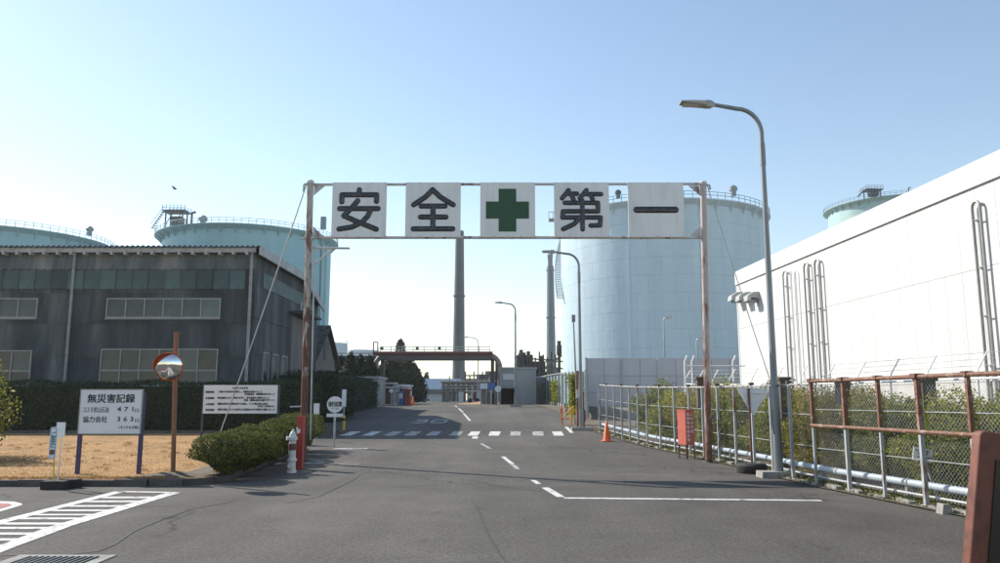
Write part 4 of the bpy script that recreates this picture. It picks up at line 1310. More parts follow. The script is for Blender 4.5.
# side arm, brace and thin conduit on the left post
ab = MB(); q0, q1 = GX(314,248), GX(350,248.5); ab.tube([(q0.x-.1,YG-.03,q0.z),(q1.x,YG-.03,q1.z)], .030, 8)
q2 = GX(333,249); q3 = GX(315,266); ab.tube([(q2.x,YG-.03,q2.z),(q3.x-.05,YG-.03,q3.z)], .024, 8)
q4 = GX(301,238.5); ab.tube([(q4.x,YG-.02,q4.z),(q0.x,YG-.02,q4.z)], .028, 8)
part('side_arm', ab, M['beam'], A)
cd = MB(); q5, q6 = GX(314.6,243), GX(311,440); cd.tube([(q5.x+.02,YG-.08,q5.z),(q6.x,YG-.08,q6.z)], .022, 8)
part('conduit', cd, M['galv_lt'], A)
cl = MB()
for u, v in ((303,407),(303,440)):
    q = GX(u, v); cl.tube([(q.x-.3,YG-.12,q.z),(q.x-.02,YG-.12,q.z+.01)], .018, 8)
part('cable_peg', cl, M['galv_lt'], A)
def guy(a, b, r=.012):
    n = 10; pts = []
    a, b = Vector(a), Vector(b)
    for i in range(n+1):
        t = i/n; p = a.lerp(b, t); p.z -= .10*math.sin(math.pi*t); pts.append(p)
    return MB().tube(pts, r, 6)
part('guy_wire', guy((ltop.x-.1,YG,ltop.z-.06), (GX(211,462).x,YG,.15), .017), M['wire'], A)
part('guy_wire', guy((rtop.x+.1,YG,rtop.z-.06), (GX(797,462).x,YG,.1), .012), M['wire'], A)
part('anchor', MB().tube([(ltop.x-.02,YG-.03,ltop.z-.05),(ltop.x-.16,YG-.03,ltop.z-.09),(ltop.x-.17,YG-.03,ltop.z-.28)], .03, 8), M['galv_lt'], A)
part('anchor', MB().tube([(rtop.x+.02,YG-.03,rtop.z-.05),(rtop.x+.16,YG-.03,rtop.z-.09),(rtop.x+.17,YG-.03,rtop.z-.2)], .03, 8), M['galv_lt'], A)
# ================================================================== RIGHT SIDE
def along(pts, step, y0, y1):
    out = []; y = y0; s = 1 if y1 > y0 else -1
    while (y-y1)*s < 0:
        out.append(y)
        dx = (np.interp(y+.05,[p[1] for p in pts],[p[0] for p in pts])-np.interp(y-.05,[p[1] for p in pts],[p[0] for p in pts]))/.1
        y += s*step/math.hypot(1, dx)
    return out
# ---- near fence with rusted rails
FA = thing('mesh_fence', 'rusty near fence with two brown rails and chain link beside the road', 'fence', (fence_x(9), 9, 0))
H_ = 1.95
ysA = [2.6,3.7,4.8,5.9,7.0,8.1,9.2,10.15,11.15,12.2,13.2,14.2,15.25]
for i, y in enumerate(ysA):
    x = fence_x(y)
    thick = i in (11, 9, 7, 5)
    pb = MB(); w = .062 if thick else .046
    pb.box(x-w/2,x+w/2,y-w/2,y+w/2,-.05,1.085)
    part('post', pb, M['fencepost'], FA)
    pb = MB(); w2 = w+.012; pb.box(x-w2/2,x+w2/2,y-w2/2,y+w2/2,1.08,H_-.02); 
    part('post_sleeve', pb, M['fencerust'], FA)
    part('post_cap', MB().box(x-w*.9-.02,x+w*.9+.02,y-w*.9-.02,y+w*.9+.02,H_-.018,H_+.05), M['fencerust'], FA)
for z, r, nm, mt in ((H_, .034, 'top_rail', 'fencerust'), (1.12, .032, 'mid_rail', 'fencerust')):
    tb = MB(); tb.tube([(fence_x(y)-.03,y,z) for y in ysA], r, 8); part(nm, tb, M[mt], FA)
for z in (1.42,.70):
    tb = MB(); tb.tube([(fence_x(y)+.03,y,z) for y in ysA], .007, 5); part('tension_wire', tb, M['galv_lt'], FA)
def chain(y0, y1, z0, z1, cell, w, off):
    """diamond mesh: two families of thin wires"""
    mb = MB(); Lh = y1-y0; Hh = z1-z0; k = 0
    def pt(s, z): return Vector((fence_x(y0+s)+off, y0+s, gz(y0+s)+z))
    s = -Hh
    while s < Lh:
        for sg in (1, -1):
            a, b = (s, z0), (s+Hh, z1)
            if sg < 0: a, b = (s, z1), (s+Hh, z0)
            t0 = max(0, (0-a[0])/Hh); t1 = min(1, (Lh-a[0])/Hh)
            if t1 - t0 > .02:
                pa = (a[0]+Hh*t0, a[1]+(b[1]-a[1])*t0); pb = (a[0]+Hh*t1, a[1]+(b[1]-a[1])*t1)
                n = max(1, int((pb[0]-pa[0])/1.2)); 
                P_ = [pt(pa[0]+(pb[0]-pa[0])*i/n, pa[1]+(pb[1]-pa[1])*i/n) for i in range(n+1)]
                for p, q in zip(P_[:-1], P_[1:]):
                    o = .004*sg
                    vs = [p+Vector((o,0,w)), p+Vector((o,0,-w)), q+Vector((o,0,-w)), q+Vector((o,0,w)), p+Vector((o+w*1.4,0,0)), q+Vector((o+w*1.4,0,0))]
                    mb.add(vs, [(0,1,2,3),(0,3,5,4),(1,4,5,2)])
        s += cell
    return mb
part('chain_link', chain(2.6, 15.25, .12, H_-.02, .075, .0017, .05), M['galv_lt'], FA, kind='stuff', smooth=False)
# ---- the longer fence section with pale posts
FB = thing('post_fence', 'long pale post fence with rust spotted top rail past the gantry foot', 'fence', (fence_x(24), 24, 0))
ysB = along(FENCE, 1.08, 16.3, 33.2)
for i, y in enumerate(ysB):
    x = fence_x(y); z = gz(y)
    pb = MB(); pb.box(x-.028,x+.028,y-.028,y+.028,z-.05,z+1.93)
    part('post', pb, M['fencepost'] if i%3 else M['fencemix'], FB)
    if i%2 == 0: part('post_cap', MB().box(x-.05,x+.05,y-.05,y+.05,z+1.932,z+1.985), M['woodpost'], FB)
tb = MB(); tb.tube([(fence_x(y)-.0,y,gz(y)+1.90) for y in [15.3]+ysB], .024, 8); part('top_rail', tb, M['fencemix'], FB)
for z in (1.32,.72):
    tb = MB(); tb.tube([(fence_x(y)+.03,y,gz(y)+z) for y in [15.3]+ysB], .008, 5); part('tension_wire', tb, M['galv_lt'], FB)
part('chain_link', chain(15.3, 33.0, .12, 1.9, .10, .0013, .05), M['galv_lt'], FB, kind='stuff', smooth=False)
bs = mesh_of('base_stone', MB().box(-.06,.06,-.27,.27,-.06,.065), M['concrete'])
for y in along(FENCE, .66, 9.5, 33):
    o = piece('base_stone', bs, FB, (fence_x(y)+.02+random.uniform(-.015,.015), y, gz(y)+random.uniform(-.03,.01)), (0,random.uniform(-.05,.05),random.uniform(-.04,.04)))
# ---- service pipes behind the fence foot
PT = thing('service_pipe', 'pale blue insulated pipe running low behind the fence', 'pipe', (fence_x(14)+.3, 14, .3))
ysP = yset(3, 33, 1.5)
tb = MB(); tb.tube([(fence_x(y)+.26,y,gz(y)+.29) for y in ysP], .058, 12); part('main_run', tb, M['bluepipe'], PT)
cme = mesh_of('coupling', MB().tube([(0,-.05,0),(0,.05,0)], .068, 12), M['galv_lt'])
for y in yset(3, 33, 2.0): piece('coupling', cme, PT, (fence_x(y)+.26,y,gz(y)+.29))
sd = mesh_of('pipe_stand', MB().box(-.05,.05,-.04,.04,-.3,-.07), M['concrete'])
for y in yset(3, 33, 2.5): piece('pipe_stand', sd, PT, (fence_x(y)+.26,y,gz(y)+.29))
PT2 = thing('low_rail', 'thin white rail below the pale blue pipe at the fence foot', 'rail', (fence_x(14)+.14, 14, .16))
tb = MB(); tb.tube([(fence_x(y)+.13,y,gz(y)+.15) for y in ysP], .020, 8); part('rail_tube', tb, M['galv_lt'], PT2)

# ---- bushes between the fences
BT = [('yellow green bush at the picture edge behind the rusty fence','bush',8.6,1.5),('yellow green bush right of the small white notice behind the fence','bush',10.3,1.45),('dark green bush around the small white notice','bush3',11.9,1.45),
      ('yellow green bush between the two stout rusty fence posts','bush',13.3,1.5),('dense green bush just right of the tall lamp post','bush3',14.8,1.6),('ochre tinted bush directly behind the tall lamp post','bush2',16.4,1.7),
      ('orange tinged bush behind the grey triangle sign','bush2',18.0,1.66),('yellow green bush behind the right foot of the gantry','bush',19.8,1.7),('green bush right behind the faded red box sign','bush3',21.6,1.75),
      ('light green bush past the red box sign','bush',23.4,1.75),('dry yellowish bush farther up the pale post fence','bush2',25.4,1.7),('green bush near the orange cone behind the fence','bush',27.4,1.6),('thin low bush at the far end of the pale post fence','bush3',29.6,1.7)]
for i, (lab, mt, y, h) in enumerate(BT):
    x = fence_x(y)+1.5; z = gz(y)
    t = thing('roadside_bush', lab, 'bush', (x, y, z), 'bushes between the two fences')
    n = 24000 if y < 20 else 13000
    q = RNG.normal(size=(n,3)); q /= np.linalg.norm(q,axis=1,keepdims=True)
    ph = RNG.uniform(0,6,4)
    lob = 1+.18*np.sin(q[:,0]*5+ph[0]+q[:,2]*3)+.15*np.sin(q[:,1]*6+ph[1])+.12*np.sin(q[:,2]*8+ph[2])
    r = (RNG.random(n)**.17)*lob*(1+.05*RNG.normal(size=n))
    pts = q*r[:,None]*np.array([1.0,1.22,h*.52])+np.array([x,y,z+h*.52+.06])
    pts[:,2] = np.maximum(pts[:,2], z+.05)
    leaf_part('foliage', pts, .052 if y < 20 else .07, M[mt], t, dirs=q, jitter=.55, aspect=.55)
    sb = MB(); rg = random.Random(i)
    for _ in range(12):
        a = rg.uniform(0,6.28); rr = rg.uniform(.3,.8); hh = h*rg.uniform(.7,1.05)
        sb.tube([(x+rg.uniform(-.2,.2),y+rg.uniform(-.2,.2),z),(x+rr*.5*math.cos(a),y+rr*.5*math.sin(a),z+hh*.5),(x+rr*math.cos(a),y+rr*math.sin(a),z+hh)],[.018,.012,.004],5)
    part('twig', sb, M['bark'], t)
    cb = MB(); cb.lathe((x,y,z+h*.52), [(.01,-h*.36),(.5,-h*.28),(.66,0),(.5,h*.28),(.01,h*.36)], 12, cap=False); part('core_fill', cb, M['core'], t)  # dark core added inside the bush for depth

# ---- white inner fence with outriggers
def inner_x(y): return fence_x(y)+2.6
FI = thing('security_fence', 'white inner fence with slanted barbed wire arms before the white building', 'fence', (inner_x(18), 18, 0))
ysI = along([(inner_x(y), y) for y in yset(4,31,1.5)], 1.42, 6.0, 30)
for y in ysI:
    x = inner_x(y); z = gz(y)
    pm = MB(); pm.tube([(x,y,z),(x,y,z+2.0)], .022, 8); pm.tube([(x,y,z+1.99),(x+.02,y,z+2.15),(x+.22,y,z+2.48)], .016, 6)
    part('post', pm, M['whitepost'], FI)
for z in (1.98,.9): 
    tb = MB(); tb.tube([(inner_x(y),y,gz(y)+z) for y in ysI], .022, 8); part('rail', tb, M['whitepost'], FI)
for dx, z in ((.06,2.22),(.13,2.34),(.21,2.46)):
    tb = MB(); tb.tube([(inner_x(y)+dx,y,gz(y)+z) for y in ysI], .004, 4); part('barbed_wire', tb, M['galv_lt'], FI)
# its taller white return
YW = 29.0
FT = thing('pipe_gate', 'tall white pipe framed gate before the grey sheet wall', 'gate', (at(712,390,YW).x, YW, gz(YW)))
for u in (685.5,692.8,734.0):
    q = at(u,357,YW); qm = at(u,390,YW)
    part('post', MB().tube([(qm.x,YW,gz(YW)-.1),(qm.x,YW,q.z-.18),(q.x+.06,YW,q.z+.05)], .032, 8), M['whitepost'], FT)
for v in (366,386):
    a, b = at(685.5,v,YW), at(745,v,YW); part('rail', MB().tube([(a.x,YW-.0,a.z),(b.x,YW,b.z)], .022, 8), M['whitepost'], FT)
# old stout wooden posts between
for u, v, y, lab in ((700,378,23.6,'stout dark wooden post behind the right gantry foot'),(783,378.5,19.0,'stout dark wooden post just right of the tall lamp post'),(842,380,16.2,'stout dark wooden post behind the first stout rusty fence post'),(925,379,13.6,'stout dark wooden post above the small white notice')):
    q = at(u, v, y); w = .115
    pb = MB(); pb.box(q.x-w,q.x+w,y-w,y+w,gz(y)-.1,q.z-.04); pb.box(q.x-w-.03,q.x+w+.03,y-w-.03,y+w+.03,q.z-.039,q.z+.03)
    solo('wooden_post', pb, M['woodpost'], lab, 'post', (q.x, y, gz(y)), 'old wooden posts behind the fence')

# ---- notice in the bushes
q0, q1 = at(914,463,12.6), at(932,447,12.6)
t = thing('notice_board', 'small tilted white notice on a leaning stake behind the rusty fence', 'sign', ((q0.x+q1.x)/2, 12.6, 0))
cx_, cz2 = (q0.x+q1.x)/2, (q0.z+q1.z)/2
sb = MB(); sb.bar((at(940,490,12.6).x,12.65,.05),(cx_-.02,12.65,q1.z+.0),.035); part('stake', sb, M['galv_lt'], t)
pb = MB(); pb.cbox((cx_,12.61,cz2), q1.x-q0.x, .015, (q1.z-q0.z)*.85, 0, 0, math.radians(9)); pn2 = part('board', pb, M['whitepost'], t)
for k in range(3):
    pb = MB(); pb.cbox((cx_-.01+.01*k,12.598,cz2+.06-.05*k), (q1.x-q0.x)*(.7 if k != 1 else .5), .003, .014, 0, 0, math.radians(9)); part('print_line', pb, M['print'], pn2)
q = gr(945, 514)
pb = MB(); pb.prism([(q.x-.08,q.y-.07,-.03),(q.x+.08,q.y-.07,-.03),(q.x+.055,q.y-.065,.13),(q.x-.045,q.y-.065,.14)], (0,.17,0))
solo('marker_stone', pb, M['concrete'], 'small pale concrete marker stone at the near fence foot', 'marker stone', (q.x,q.y,0))

# ---- white building
dv = Vector(((459-500)/784.0, 1.0, 0)).normalized()
c_far = at(736, 272, 44.0)
HB = c_far.z; 
def wl_(s): return Vector((c_far.x, c_far.y, 0)) - dv*s      # s metres back toward the camera
nv = Vector((-dv.y, dv.x, 0))                                  # facing the road (-X)
WBT = thing('white_warehouse', 'large white clad building with a parapet behind the bushes on the right', 'building', wl_(18)+Vector((6,0,0)))
LW = 36.0
body = MB()
p0, p1 = wl_(0), wl_(LW); back_ = -nv*22
body.prism([tuple(p0-nv*.06)[:2]+(-.3,), tuple(p1-nv*.06)[:2]+(-.3,), tuple(p1-nv*22)[:2]+(-.3,), tuple(p0-nv*22)[:2]+(-.3,)], (0,0,HB-.15+.3))
part('wall', body, M['seam'], WBT)
pw = .90; rz_ = math.atan2(dv.y, dv.x)
PZ0, PZM = 2.15, HB*.63
zt_ = HB-.78
for (za, zb) in ((PZ0, PZM-.006),(PZM+.006, zt_)):
    pbm_ = MB(); h2 = (zb-za)/2
    prf = [(-pw/2+.006,-.03),(-pw/2+.006,.030)]
    for k in range(3):
        xc = -pw/2+pw*(k+.5)/3
        prf += [(xc-.03,.030),(xc-.018,.0255),(xc+.018,.0255),(xc+.03,.030)]
    prf += [(pw/2-.006,.030),(pw/2-.006,-.03)]
    pbm_.prism([(a, b, -h2) for a, b in prf], (0,0,2*h2))
    me = mesh_of('cladding_panel', pbm_, M['whitewall'], smooth=False)
    for i in range(int(LW/pw)):
        c = wl_(pw*(i+.5)) - nv*.03
        piece('cladding_panel', me, WBT, (c.x,c.y,(za+zb)/2), (random.uniform(-.0008,.0008),0,rz_))
# flashing and parapet
def along_box(mb, s0, s1, n0, n1, z0, z1):
    a, b = wl_(s0), wl_(s1)
    q = [a+nv*n0, b+nv*n0, b+nv*n1, a+nv*n1]
    mb.prism([(p.x,p.y,z0) for p in q], (0,0,z1-z0)); return mb
part('parapet', along_box(MB(), -.06, LW, -.15, .07, zt_+.03, HB), M['coping'], WBT)
part('shadow_gap', along_box(MB(), 0, LW, -.1, .012, zt_, zt_+.03), M['fascia'], WBT)
part('plinth', along_box(MB(), 0, LW, -.05, .05, -.3, PZ0-.02), M['plinth'], WBT)
part('corner_flashing', along_box(MB(), -.05, .10, -.2, .02, PZ0, zt_), M['coping'], WBT)
def on_wall(u, v, off=.0):
    # intersect the sight line with the wall plane
    d = at(u, v, 1.0)-Vector((0,0,CAM_H)); o = Vector((0,0,CAM_H)); pp_ = Vector((c_far.x,c_far.y,0))+nv*off
    k = (pp_-o).dot(nv)/d.dot(nv) if abs(d.dot(nv)) > 1e-9 else 1
    return o+d*k
# vent hoods
for u in (739.5, 747.5, 755.8):
    q = on_wall(u, 296, .2); c = Vector((q.x,q.y,q.z))
    s = c - Vector((c.dot(nv)*0,0,0))
    mb = MB(); w = .62; hh = .42
    base = on_wall(u+1.5, 297, 0.0)
    pr_ = [(0,hh*.6),(.30,hh*.55),(.62,hh*.1),(.66,-hh*.55),(.50,-hh*.55),(.44,-hh*.1),(0,-hh*.3)]
    P_ = [(base + nv*a + Vector((0,0,b))) - dv*w/2 for a, b in pr_]
    mb.prism(P_, dv*w)
    part('vent_hood', mb, M['fascia'], WBT)
    part('vent_mouth', MB().prism([base+nv*.1+Vector((0,0,-hh*.75))-dv*w*.3, base+nv*.5+Vector((0,0,-hh*.75))-dv*w*.3, base+nv*.5+Vector((0,0,-hh*.5))-dv*w*.3, base+nv*.1+Vector((0,0,-hh*.3))-dv*w*.3], dv*w*.6), M['galv'], WBT)
# caged ladders / U shaped pipes on the wall: (left u, right u, top v)
def loop_pipe(u0, u1, vt, r):
    a, b = on_wall(u0, vt, .12), on_wall(u1, vt, .12)
    z = a.z; w = (a-b).length/2; mid = (a+b)/2; d_ = (b-a).normalized()
    pts = [Vector((a.x,a.y,1.2)), Vector((a.x,a.y,z-w))]
    for k in range(1, 9):
        t = math.pi*k/8; pts.append(mid + (-d_*math.cos(t))*w + Vector((0,0,-w+math.sin(t)*w)))
        pts[-1].z = z-w+math.sin(t)*w
    pts += [Vector((b.x,b.y,1.2))]
    part('loop_pipe', MB().tube(pts, r, 10), M['steelpipe'], WBT)
    br = MB(); zz = 2.6
    while zz < z-w:
        br.bar(Vector((a.x,a.y,zz)), Vector((b.x,b.y,zz)), .03)
        br.bar(Vector((a.x,a.y,zz)), Vector((a.x,a.y,zz))-nv*.12, .03)
        zz += 1.45
    part('pipe_bracket', br, M['steelpipe'], WBT)
loop_pipe(782.8, 787.0, 272, .036); loop_pipe(803.6, 808.3, 264, .040); loop_pipe(814.2, 819.4, 260.5, .040); loop_pipe(971.5, 979.5, 203, .045)
for u in (790.8, 795.2):
    q = on_wall(u, 271, .12); part('conduit', MB().tube([Vector((q.x,q.y,1.2)),Vector((q.x,q.y,q.z))], .03, 8), M['whitepost'], WBT)

# ---- street lamps
def street_lamp(lab, base, ztop, arm, r0, r1, head, footing=True, arm_rise=.18, sleeve=True):
    x, y, z = base
    t = thing('street_lamp', lab, 'street lamp', base, 'street lamps along the road')
    bend = min(1.25, arm*.45)
    zs = z+ztop-bend*1.05
    pts = [(x,y,z-.05),(x,y,z+1.9)]; rs = [r0*1.12, r0]
    if sleeve: pts += [(x,y,z+2.0)]; rs += [r0*.82]
    pts += [(x,y,zs)]; rs += [r1]
    for k in range(1, 8):
        a = math.pi/2*k/7
        pts.append((x-bend+bend*math.cos(a), y, zs+bend*math.sin(a)*1.05)); rs.append(r1*.95)
    pts.append((x-arm, y, z+ztop+arm_rise)); rs.append(r1*.8)
    mb = MB(); mb.tube(pts, rs, 14); part('pole', mb, M['galv'], t)
    cb = MB(); zc = zs-.5; cb.tube([(x,y,zc-.25),(x,y,zc+.25)], r1*1.28, 14); part('joint_sleeve', cb, M['galv'], t)
    hx = x-arm; hz_ = z+ztop+arm_rise
    hb = MB()
    hl = head
    outline = [(.10,.055,.05),(-.06,.10,.075),(-.14,.10,.085)]
    secs = [(.16,.04,.045),(.08,.085,.075),(-.02,.085,.08),(-.06,.13,.055),(-hl*.55,.15,.045),(-hl,.12,.02)]
    vs = []; fs = []
    for sx_, w, h in secs:
        for a, b in ((-1,-1),(1,-1),(1,.3),(.6,1),(-.6,1),(-1,.3)): vs.append((hx+sx_, y+a*w, hz_+b*h-.01+sx_*-.06))
    for i in range(len(secs)-1):
        for k in range(6):
            a = i*6+k; b = i*6+(k+1)%6; fs.append((a,b,b+6,a+6))
    fs.append(tuple(range(5,-1,-1))); q = (len(secs)-1)*6; fs.append(tuple(range(q,q+6)))
    hb.add(vs, fs); hd = part('lamp_head', hb, M['lamp_head'], t)
    part('lens', MB().box(hx-hl*.9,hx-.10,y-.105,y+.105,hz_-.062+.05*hl*.5,hz_-.045+.05*hl*.5), M['lamp_glass'], hd)
    if footing: part('footing', MB().prism([(x-.42,y-.22,z-.05),(x+.42,y-.22,z-.05),(x+.40,y-.20,z+.13),(x-.40,y-.20,z+.13)],(0,.42,0)), M['concrete'], t)
    part('service_box', MB().box(x-r0-.005,x-r0*.5,y-.055,y+.055,z+.9,z+1.4), M['galv'], t)
    return t
b1_ = gr(778, 477.5); zt = at(735, 103, b1_.y).z; xa = at(707, 101.5, b1_.y).x; tipx = at(680, 100, b1_.y).x
px_ = at(770, 300, b1_.y).x
street_lamp('tall grey street lamp nearest on the right, rising beside the triangle sign', (px_, b1_.y, 0), zt-.13, px_-xa, .088, .050, xa-tipx, True, .12)
for u, v, vt, uh, Yl, lab, h_ in ((580,432,251.5,553,33.6,'second street lamp up the road in front of the tall white tank',.42),(515.5,405,302.5,500.5,57,'third street lamp beside the low grey block',.4),(478.3,403,337,466,94,'farthest clear street lamp by the chimney foot',.4)):
    top = at(u, vt, Yl); ar_ = at(u, vt, Yl).x-at(uh, vt, Yl).x
    street_lamp(lab, (at(u,(v+vt)/2,Yl).x, Yl, gz(Yl)), top.z-gz(Yl)-.1, ar_, .085, .052, h_, True, .1)
for u, vt, Yl, lab in ((663.5,318,75,'small lamp post rising over the grey sheet wall left of the gantry post'),(696.5,339,75,'short lamp post over the grey sheet wall close to the gantry post')):
    q = at(u, vt, Yl); t = thing('street_lamp', lab, 'street lamp', (q.x,Yl,gz(Yl)), 'lamps behind the grey sheet wall')
    part('pole', MB().tube([(q.x,Yl,gz(Yl)),(q.x,Yl,q.z-.2),(q.x+.15,Yl,q.z)], .06, 8), M['galv'], t)
    part('lamp_head', MB().cbox((q.x+.45,Yl,q.z+.05), .7,.3,.22,0,0,-.25), M['galv_lt'], t)
t_ = at(573.5, 321, 36); b_ = gr(578.5, 429)
t = thing('leaning_pole', 'thin leaning metal pole with a small head left of the second street lamp', 'pole', (b_.x,36,gz(36)))
part('pole', MB().tube([(at(578,425,36).x,36,gz(36)-.05),(t_.x,36,t_.z)], [.05,.03], 8), M['galv'], t)
part('head', MB().cbox((t_.x,36,t_.z+.12), .16,.16,.32), M['galv'], t)

# ---- triangle sign seen from behind
tb_ = gr(753.5, 473.5); Yt = tb_.y+.1
T3 = thing('stop_sign', 'inverted grey triangle sign seen from behind on a rust red pole and round weight', 'sign', (tb_.x, Yt, 0))
a, b, c = at(736.2,387.5,Yt), at(770.5,388.5,Yt), at(753.3,416.5,Yt)
mb = MB(); 
def shrink(p, k): 
    m = (a+b+c)/3; return m+(p-m)*k
pts = []
for p, q, r in ((a,b,c),(b,c,a),(c,a,b)):
    pts += [p+(r-p).normalized()*.05, p+((q-p).normalized()+(r-p).normalized())*.018, p+(q-p).normalized()*.05]
mb.prism(pts, (0,.014,0)); part('plate', mb, M['signback'], T3)
pb = MB(); pb.tube([(tb_.x,Yt-.03,.05),(tb_.x,Yt-.03,a.z-.01)], .026, 10); part('pole', pb, M['brownred'], T3)
rib = MB(); rib.bar((a.x*.75+b.x*.25,Yt-.012,a.z-.12),(a.x*.25+b.x*.75,Yt-.012,a.z-.12),.03); part('rib', rib, M['signback'], T3)
part('weight', MB().lathe((tb_.x,Yt,0), [(.31,0),(.33,.05),(.33,.17),(.29,.215),(.12,.225),(.001,.225)], 28), M['rubber'], T3)
# ---- faded red box sign
r0 = gr(686.5, 459.5); Yx = r0.y
RB = thing('box_sign', 'faded red upright box sign with white characters on four legs by the fence', 'sign', (r0.x, Yx, gz(Yx)))
z0, z1 = at(687,445,Yx).z, at(687,411,Yx).z
xa_, xm, xb_ = at(680.5,430,Yx).x, at(685.7,430,Yx).x, at(694.2,430,Yx).x
dep = .34
# body turned a little: left side face visible
Wd = (xb_-xm); 
poly = [Vector((xm,Yx,0)),Vector((xb_,Yx-.02,0)),Vector((xb_-(xm-xa_)*.9,Yx+dep,0)),Vector((xa_,Yx+dep,0))]
mb = MB(); mb.prism([(p.x,p.y,z0) for p in poly], (0,0,z1-z0)); bx_ = part('body', mb, M['fadedred'], RB)
cc = sum(poly, Vector())/4
mb = MB(); mb.prism([(cc.x+(p.x-cc.x)*1.06,cc.y+(p.y-cc.y)*1.06,z1+.001) for p in poly], (0,0,.03)); part('lid', mb, M['fadedred'], RB)
for p in poly:
    q = cc+(p-cc)*.9
    part('leg', MB().box(q.x-.016,q.x+.016,q.y-.016,q.y+.016,gz(Yx)-.05,z0+.002), M['brownred'], RB)
rzz = math.atan2(-.02, Wd)
for txt, fx, n in (('これより先', .74, 5), ('危険物取扱区域', .30, 7)):
    h = (z1-z0)*.92*n/7.6
    me = lettering(bx_, '\n'.join(txt), .085, (xm+Wd*fx, Yx-.02*fx-.006, z1-.03-h/2-.02), M['whiteprint'], bold=.004, line=1.32)
    me.rotation_euler = (0,0,rzz)
# ---- cone
def cone_at(p, h, lab, grp=None):
    t = thing('traffic_cone', lab, 'traffic cone', (p.x,p.y,p.z), grp)
    part('base', MB().prism([(p.x-.19,p.y-.19,p.z),(p.x+.19,p.y-.19,p.z),(p.x+.19,p.y+.19,p.z),(p.x-.19,p.y+.19,p.z)],(0,0,.035)), M['orange'], t)
    part('body', MB().lathe((p.x,p.y,p.z), [(.155,.035),(.14,.06),(.032,h-.01),(.022,h)], 20), M['orange'], t)
cone_at(gr(607, 441.5), .70, 'orange traffic cone on the road before the pale post fence')
# ---- dark bits under lamp two: barrier, yellow trestle, rusty posts
def px(u, v, Y): return at(u, v, Y)
Yk = 36.5; zk = gz(Yk)
t = thing('road_barrier', 'small orange and white barrier board by the left of the yellow trestle', 'barrier', (px(567,420,Yk).x,Yk,zk))
x0, x1 = px(560.5,420,Yk).x, px(573,420,Yk).x
for k in range(5):
    mb = MB(); w=(x1-x0)/5; zt=px(567,408.5,Yk).z; zb=px(567,413.5,Yk).z
    mb.prism([(x0+w*k,Yk,zb),(x0+w*(k+1),Yk,zb),(x0+w*(k+1),Yk,zt),(x0+w*k,Yk,zt)],(0,.03,0)); part('stripe_board', mb, M['orange'] if k%2==0 else M['whitepost'], t)
for xx in (x0+.06,x1-.06): part('leg', MB().tube([(xx-.0,Yk+.05,zk-.02),(xx,Yk+.05,px(567,406,Yk).z)],.025,8), M['orange'], t)
part('rail', MB().tube([(x0,Yk+.05,zk+.3),(x1,Yk+.05,zk+.3)],.022,8), M['orange'], t)
Yk = 35.2
t = thing('yellow_trestle', 'yellow folding trestle leaning beside the rusty posts under the second lamp', 'trestle', (px(571,420,Yk).x,Yk,gz(Yk)))
for (ua,va,ub,vb) in ((563.5,417.5,574,406),(574.3,405.5,571.5,420),(566,415,573,412),(574.3,405.5,578,417)):
    a,b=px(ua,va,Yk),px(ub,vb,Yk); a.z=max(a.z,gz(Yk)+.03); b.z=max(b.z,gz(Yk)+.03); part('bar', MB().bar(a,b,.10,.06), M['yellow'], t)
t = thing('rusty_stanchion', 'pair of rusty brown stanchions with a box beside the second street lamp', 'stanchion', (px(580,420,34.6).x,34.6,gz(34.6)))
for u, vt, r in ((577.2,371,.075),(583.0,392,.06)):
    q=px(u,vt,34.6); part('post', MB().tube([(q.x,34.6,gz(34.6)-.05),(q.x,34.6,q.z)],r,10), M['fencerust'], t)
q=px(579.5,394,34.5); part('box', MB().cbox((q.x,34.5,q.z),.28,.18,.36), M['galv_lt'], t)
q=px(580,416,34.5); part('box', MB().cbox((q.x+.05,34.5,q.z),.36,.22,.5), M['brownred'], t)
cx_,cy_=px(575,400,36.8).x,36.9
t = thing('climbing_ivy', 'yellow green creeper climbing beside the rusty stanchions', 'plant', (cx_,cy_,gz(cy_)))
n=2600; zz=RNG.uniform(gz(cy_)+.5,px(575,374,cy_).z,n); pts=np.stack([cx_+RNG.normal(0,.14,n)+.05*np.sin(zz*4),cy_+RNG.normal(0,.12,n),zz],1)
leaf_part('foliage', pts, .10, M['bush'], t)
part('stem', MB().tube([(cx_,cy_,gz(cy_)),(cx_+.03,cy_,gz(cy_)+1.4),(cx_-.02,cy_,gz(cy_)+2.2)],.025,6), M['bark'], t)

# ---- grey sheet wall before the white tank
YV = 58.0
zt0, zb0 = at(640,358,YV).z, gz(YV)-.2
x0, x1 = at(586,375,YV).x, at(760,375,YV).x
GW = thing('sheet_wall', 'tall grey sheet wall with white posts at the foot of the pale blue tank', 'wall', ((x0+x1)/2,YV,gz(YV)))
wp = (at(622,375,YV).x-at(586,375,YV).x)/2; rows_=[(zb0, at(640,393,YV).z),(at(640,393,YV).z, at(640,376,YV).z),(at(640,376,YV).z, zt0)]
for za,zb in rows_:
    me = mesh_of('wall_sheet', MB().box(-wp/2+.02,wp/2-.02,-.04,.04,-(zb-za)/2+.02,(zb-za)/2-.02), M['greywall'], smooth=False)
    i=0
    while x0+wp*i < x1: piece('wall_sheet', me, GW, (x0+wp*(i+.5),YV,(za+zb)/2)); i+=1
part('backing', MB().box(x0,x1+wp,YV+.03,YV+.05,zb0,zt0-.02), M['greywall'], GW)
for u in (586.3,621.8,658.5): 
    xx=at(u,375,YV).x; part('post', MB().box(xx-.07,xx+.07,YV-.15,YV-.045,zb0,zt0+.02), M['galv_lt'] if u<630 else M['greywall'], GW)

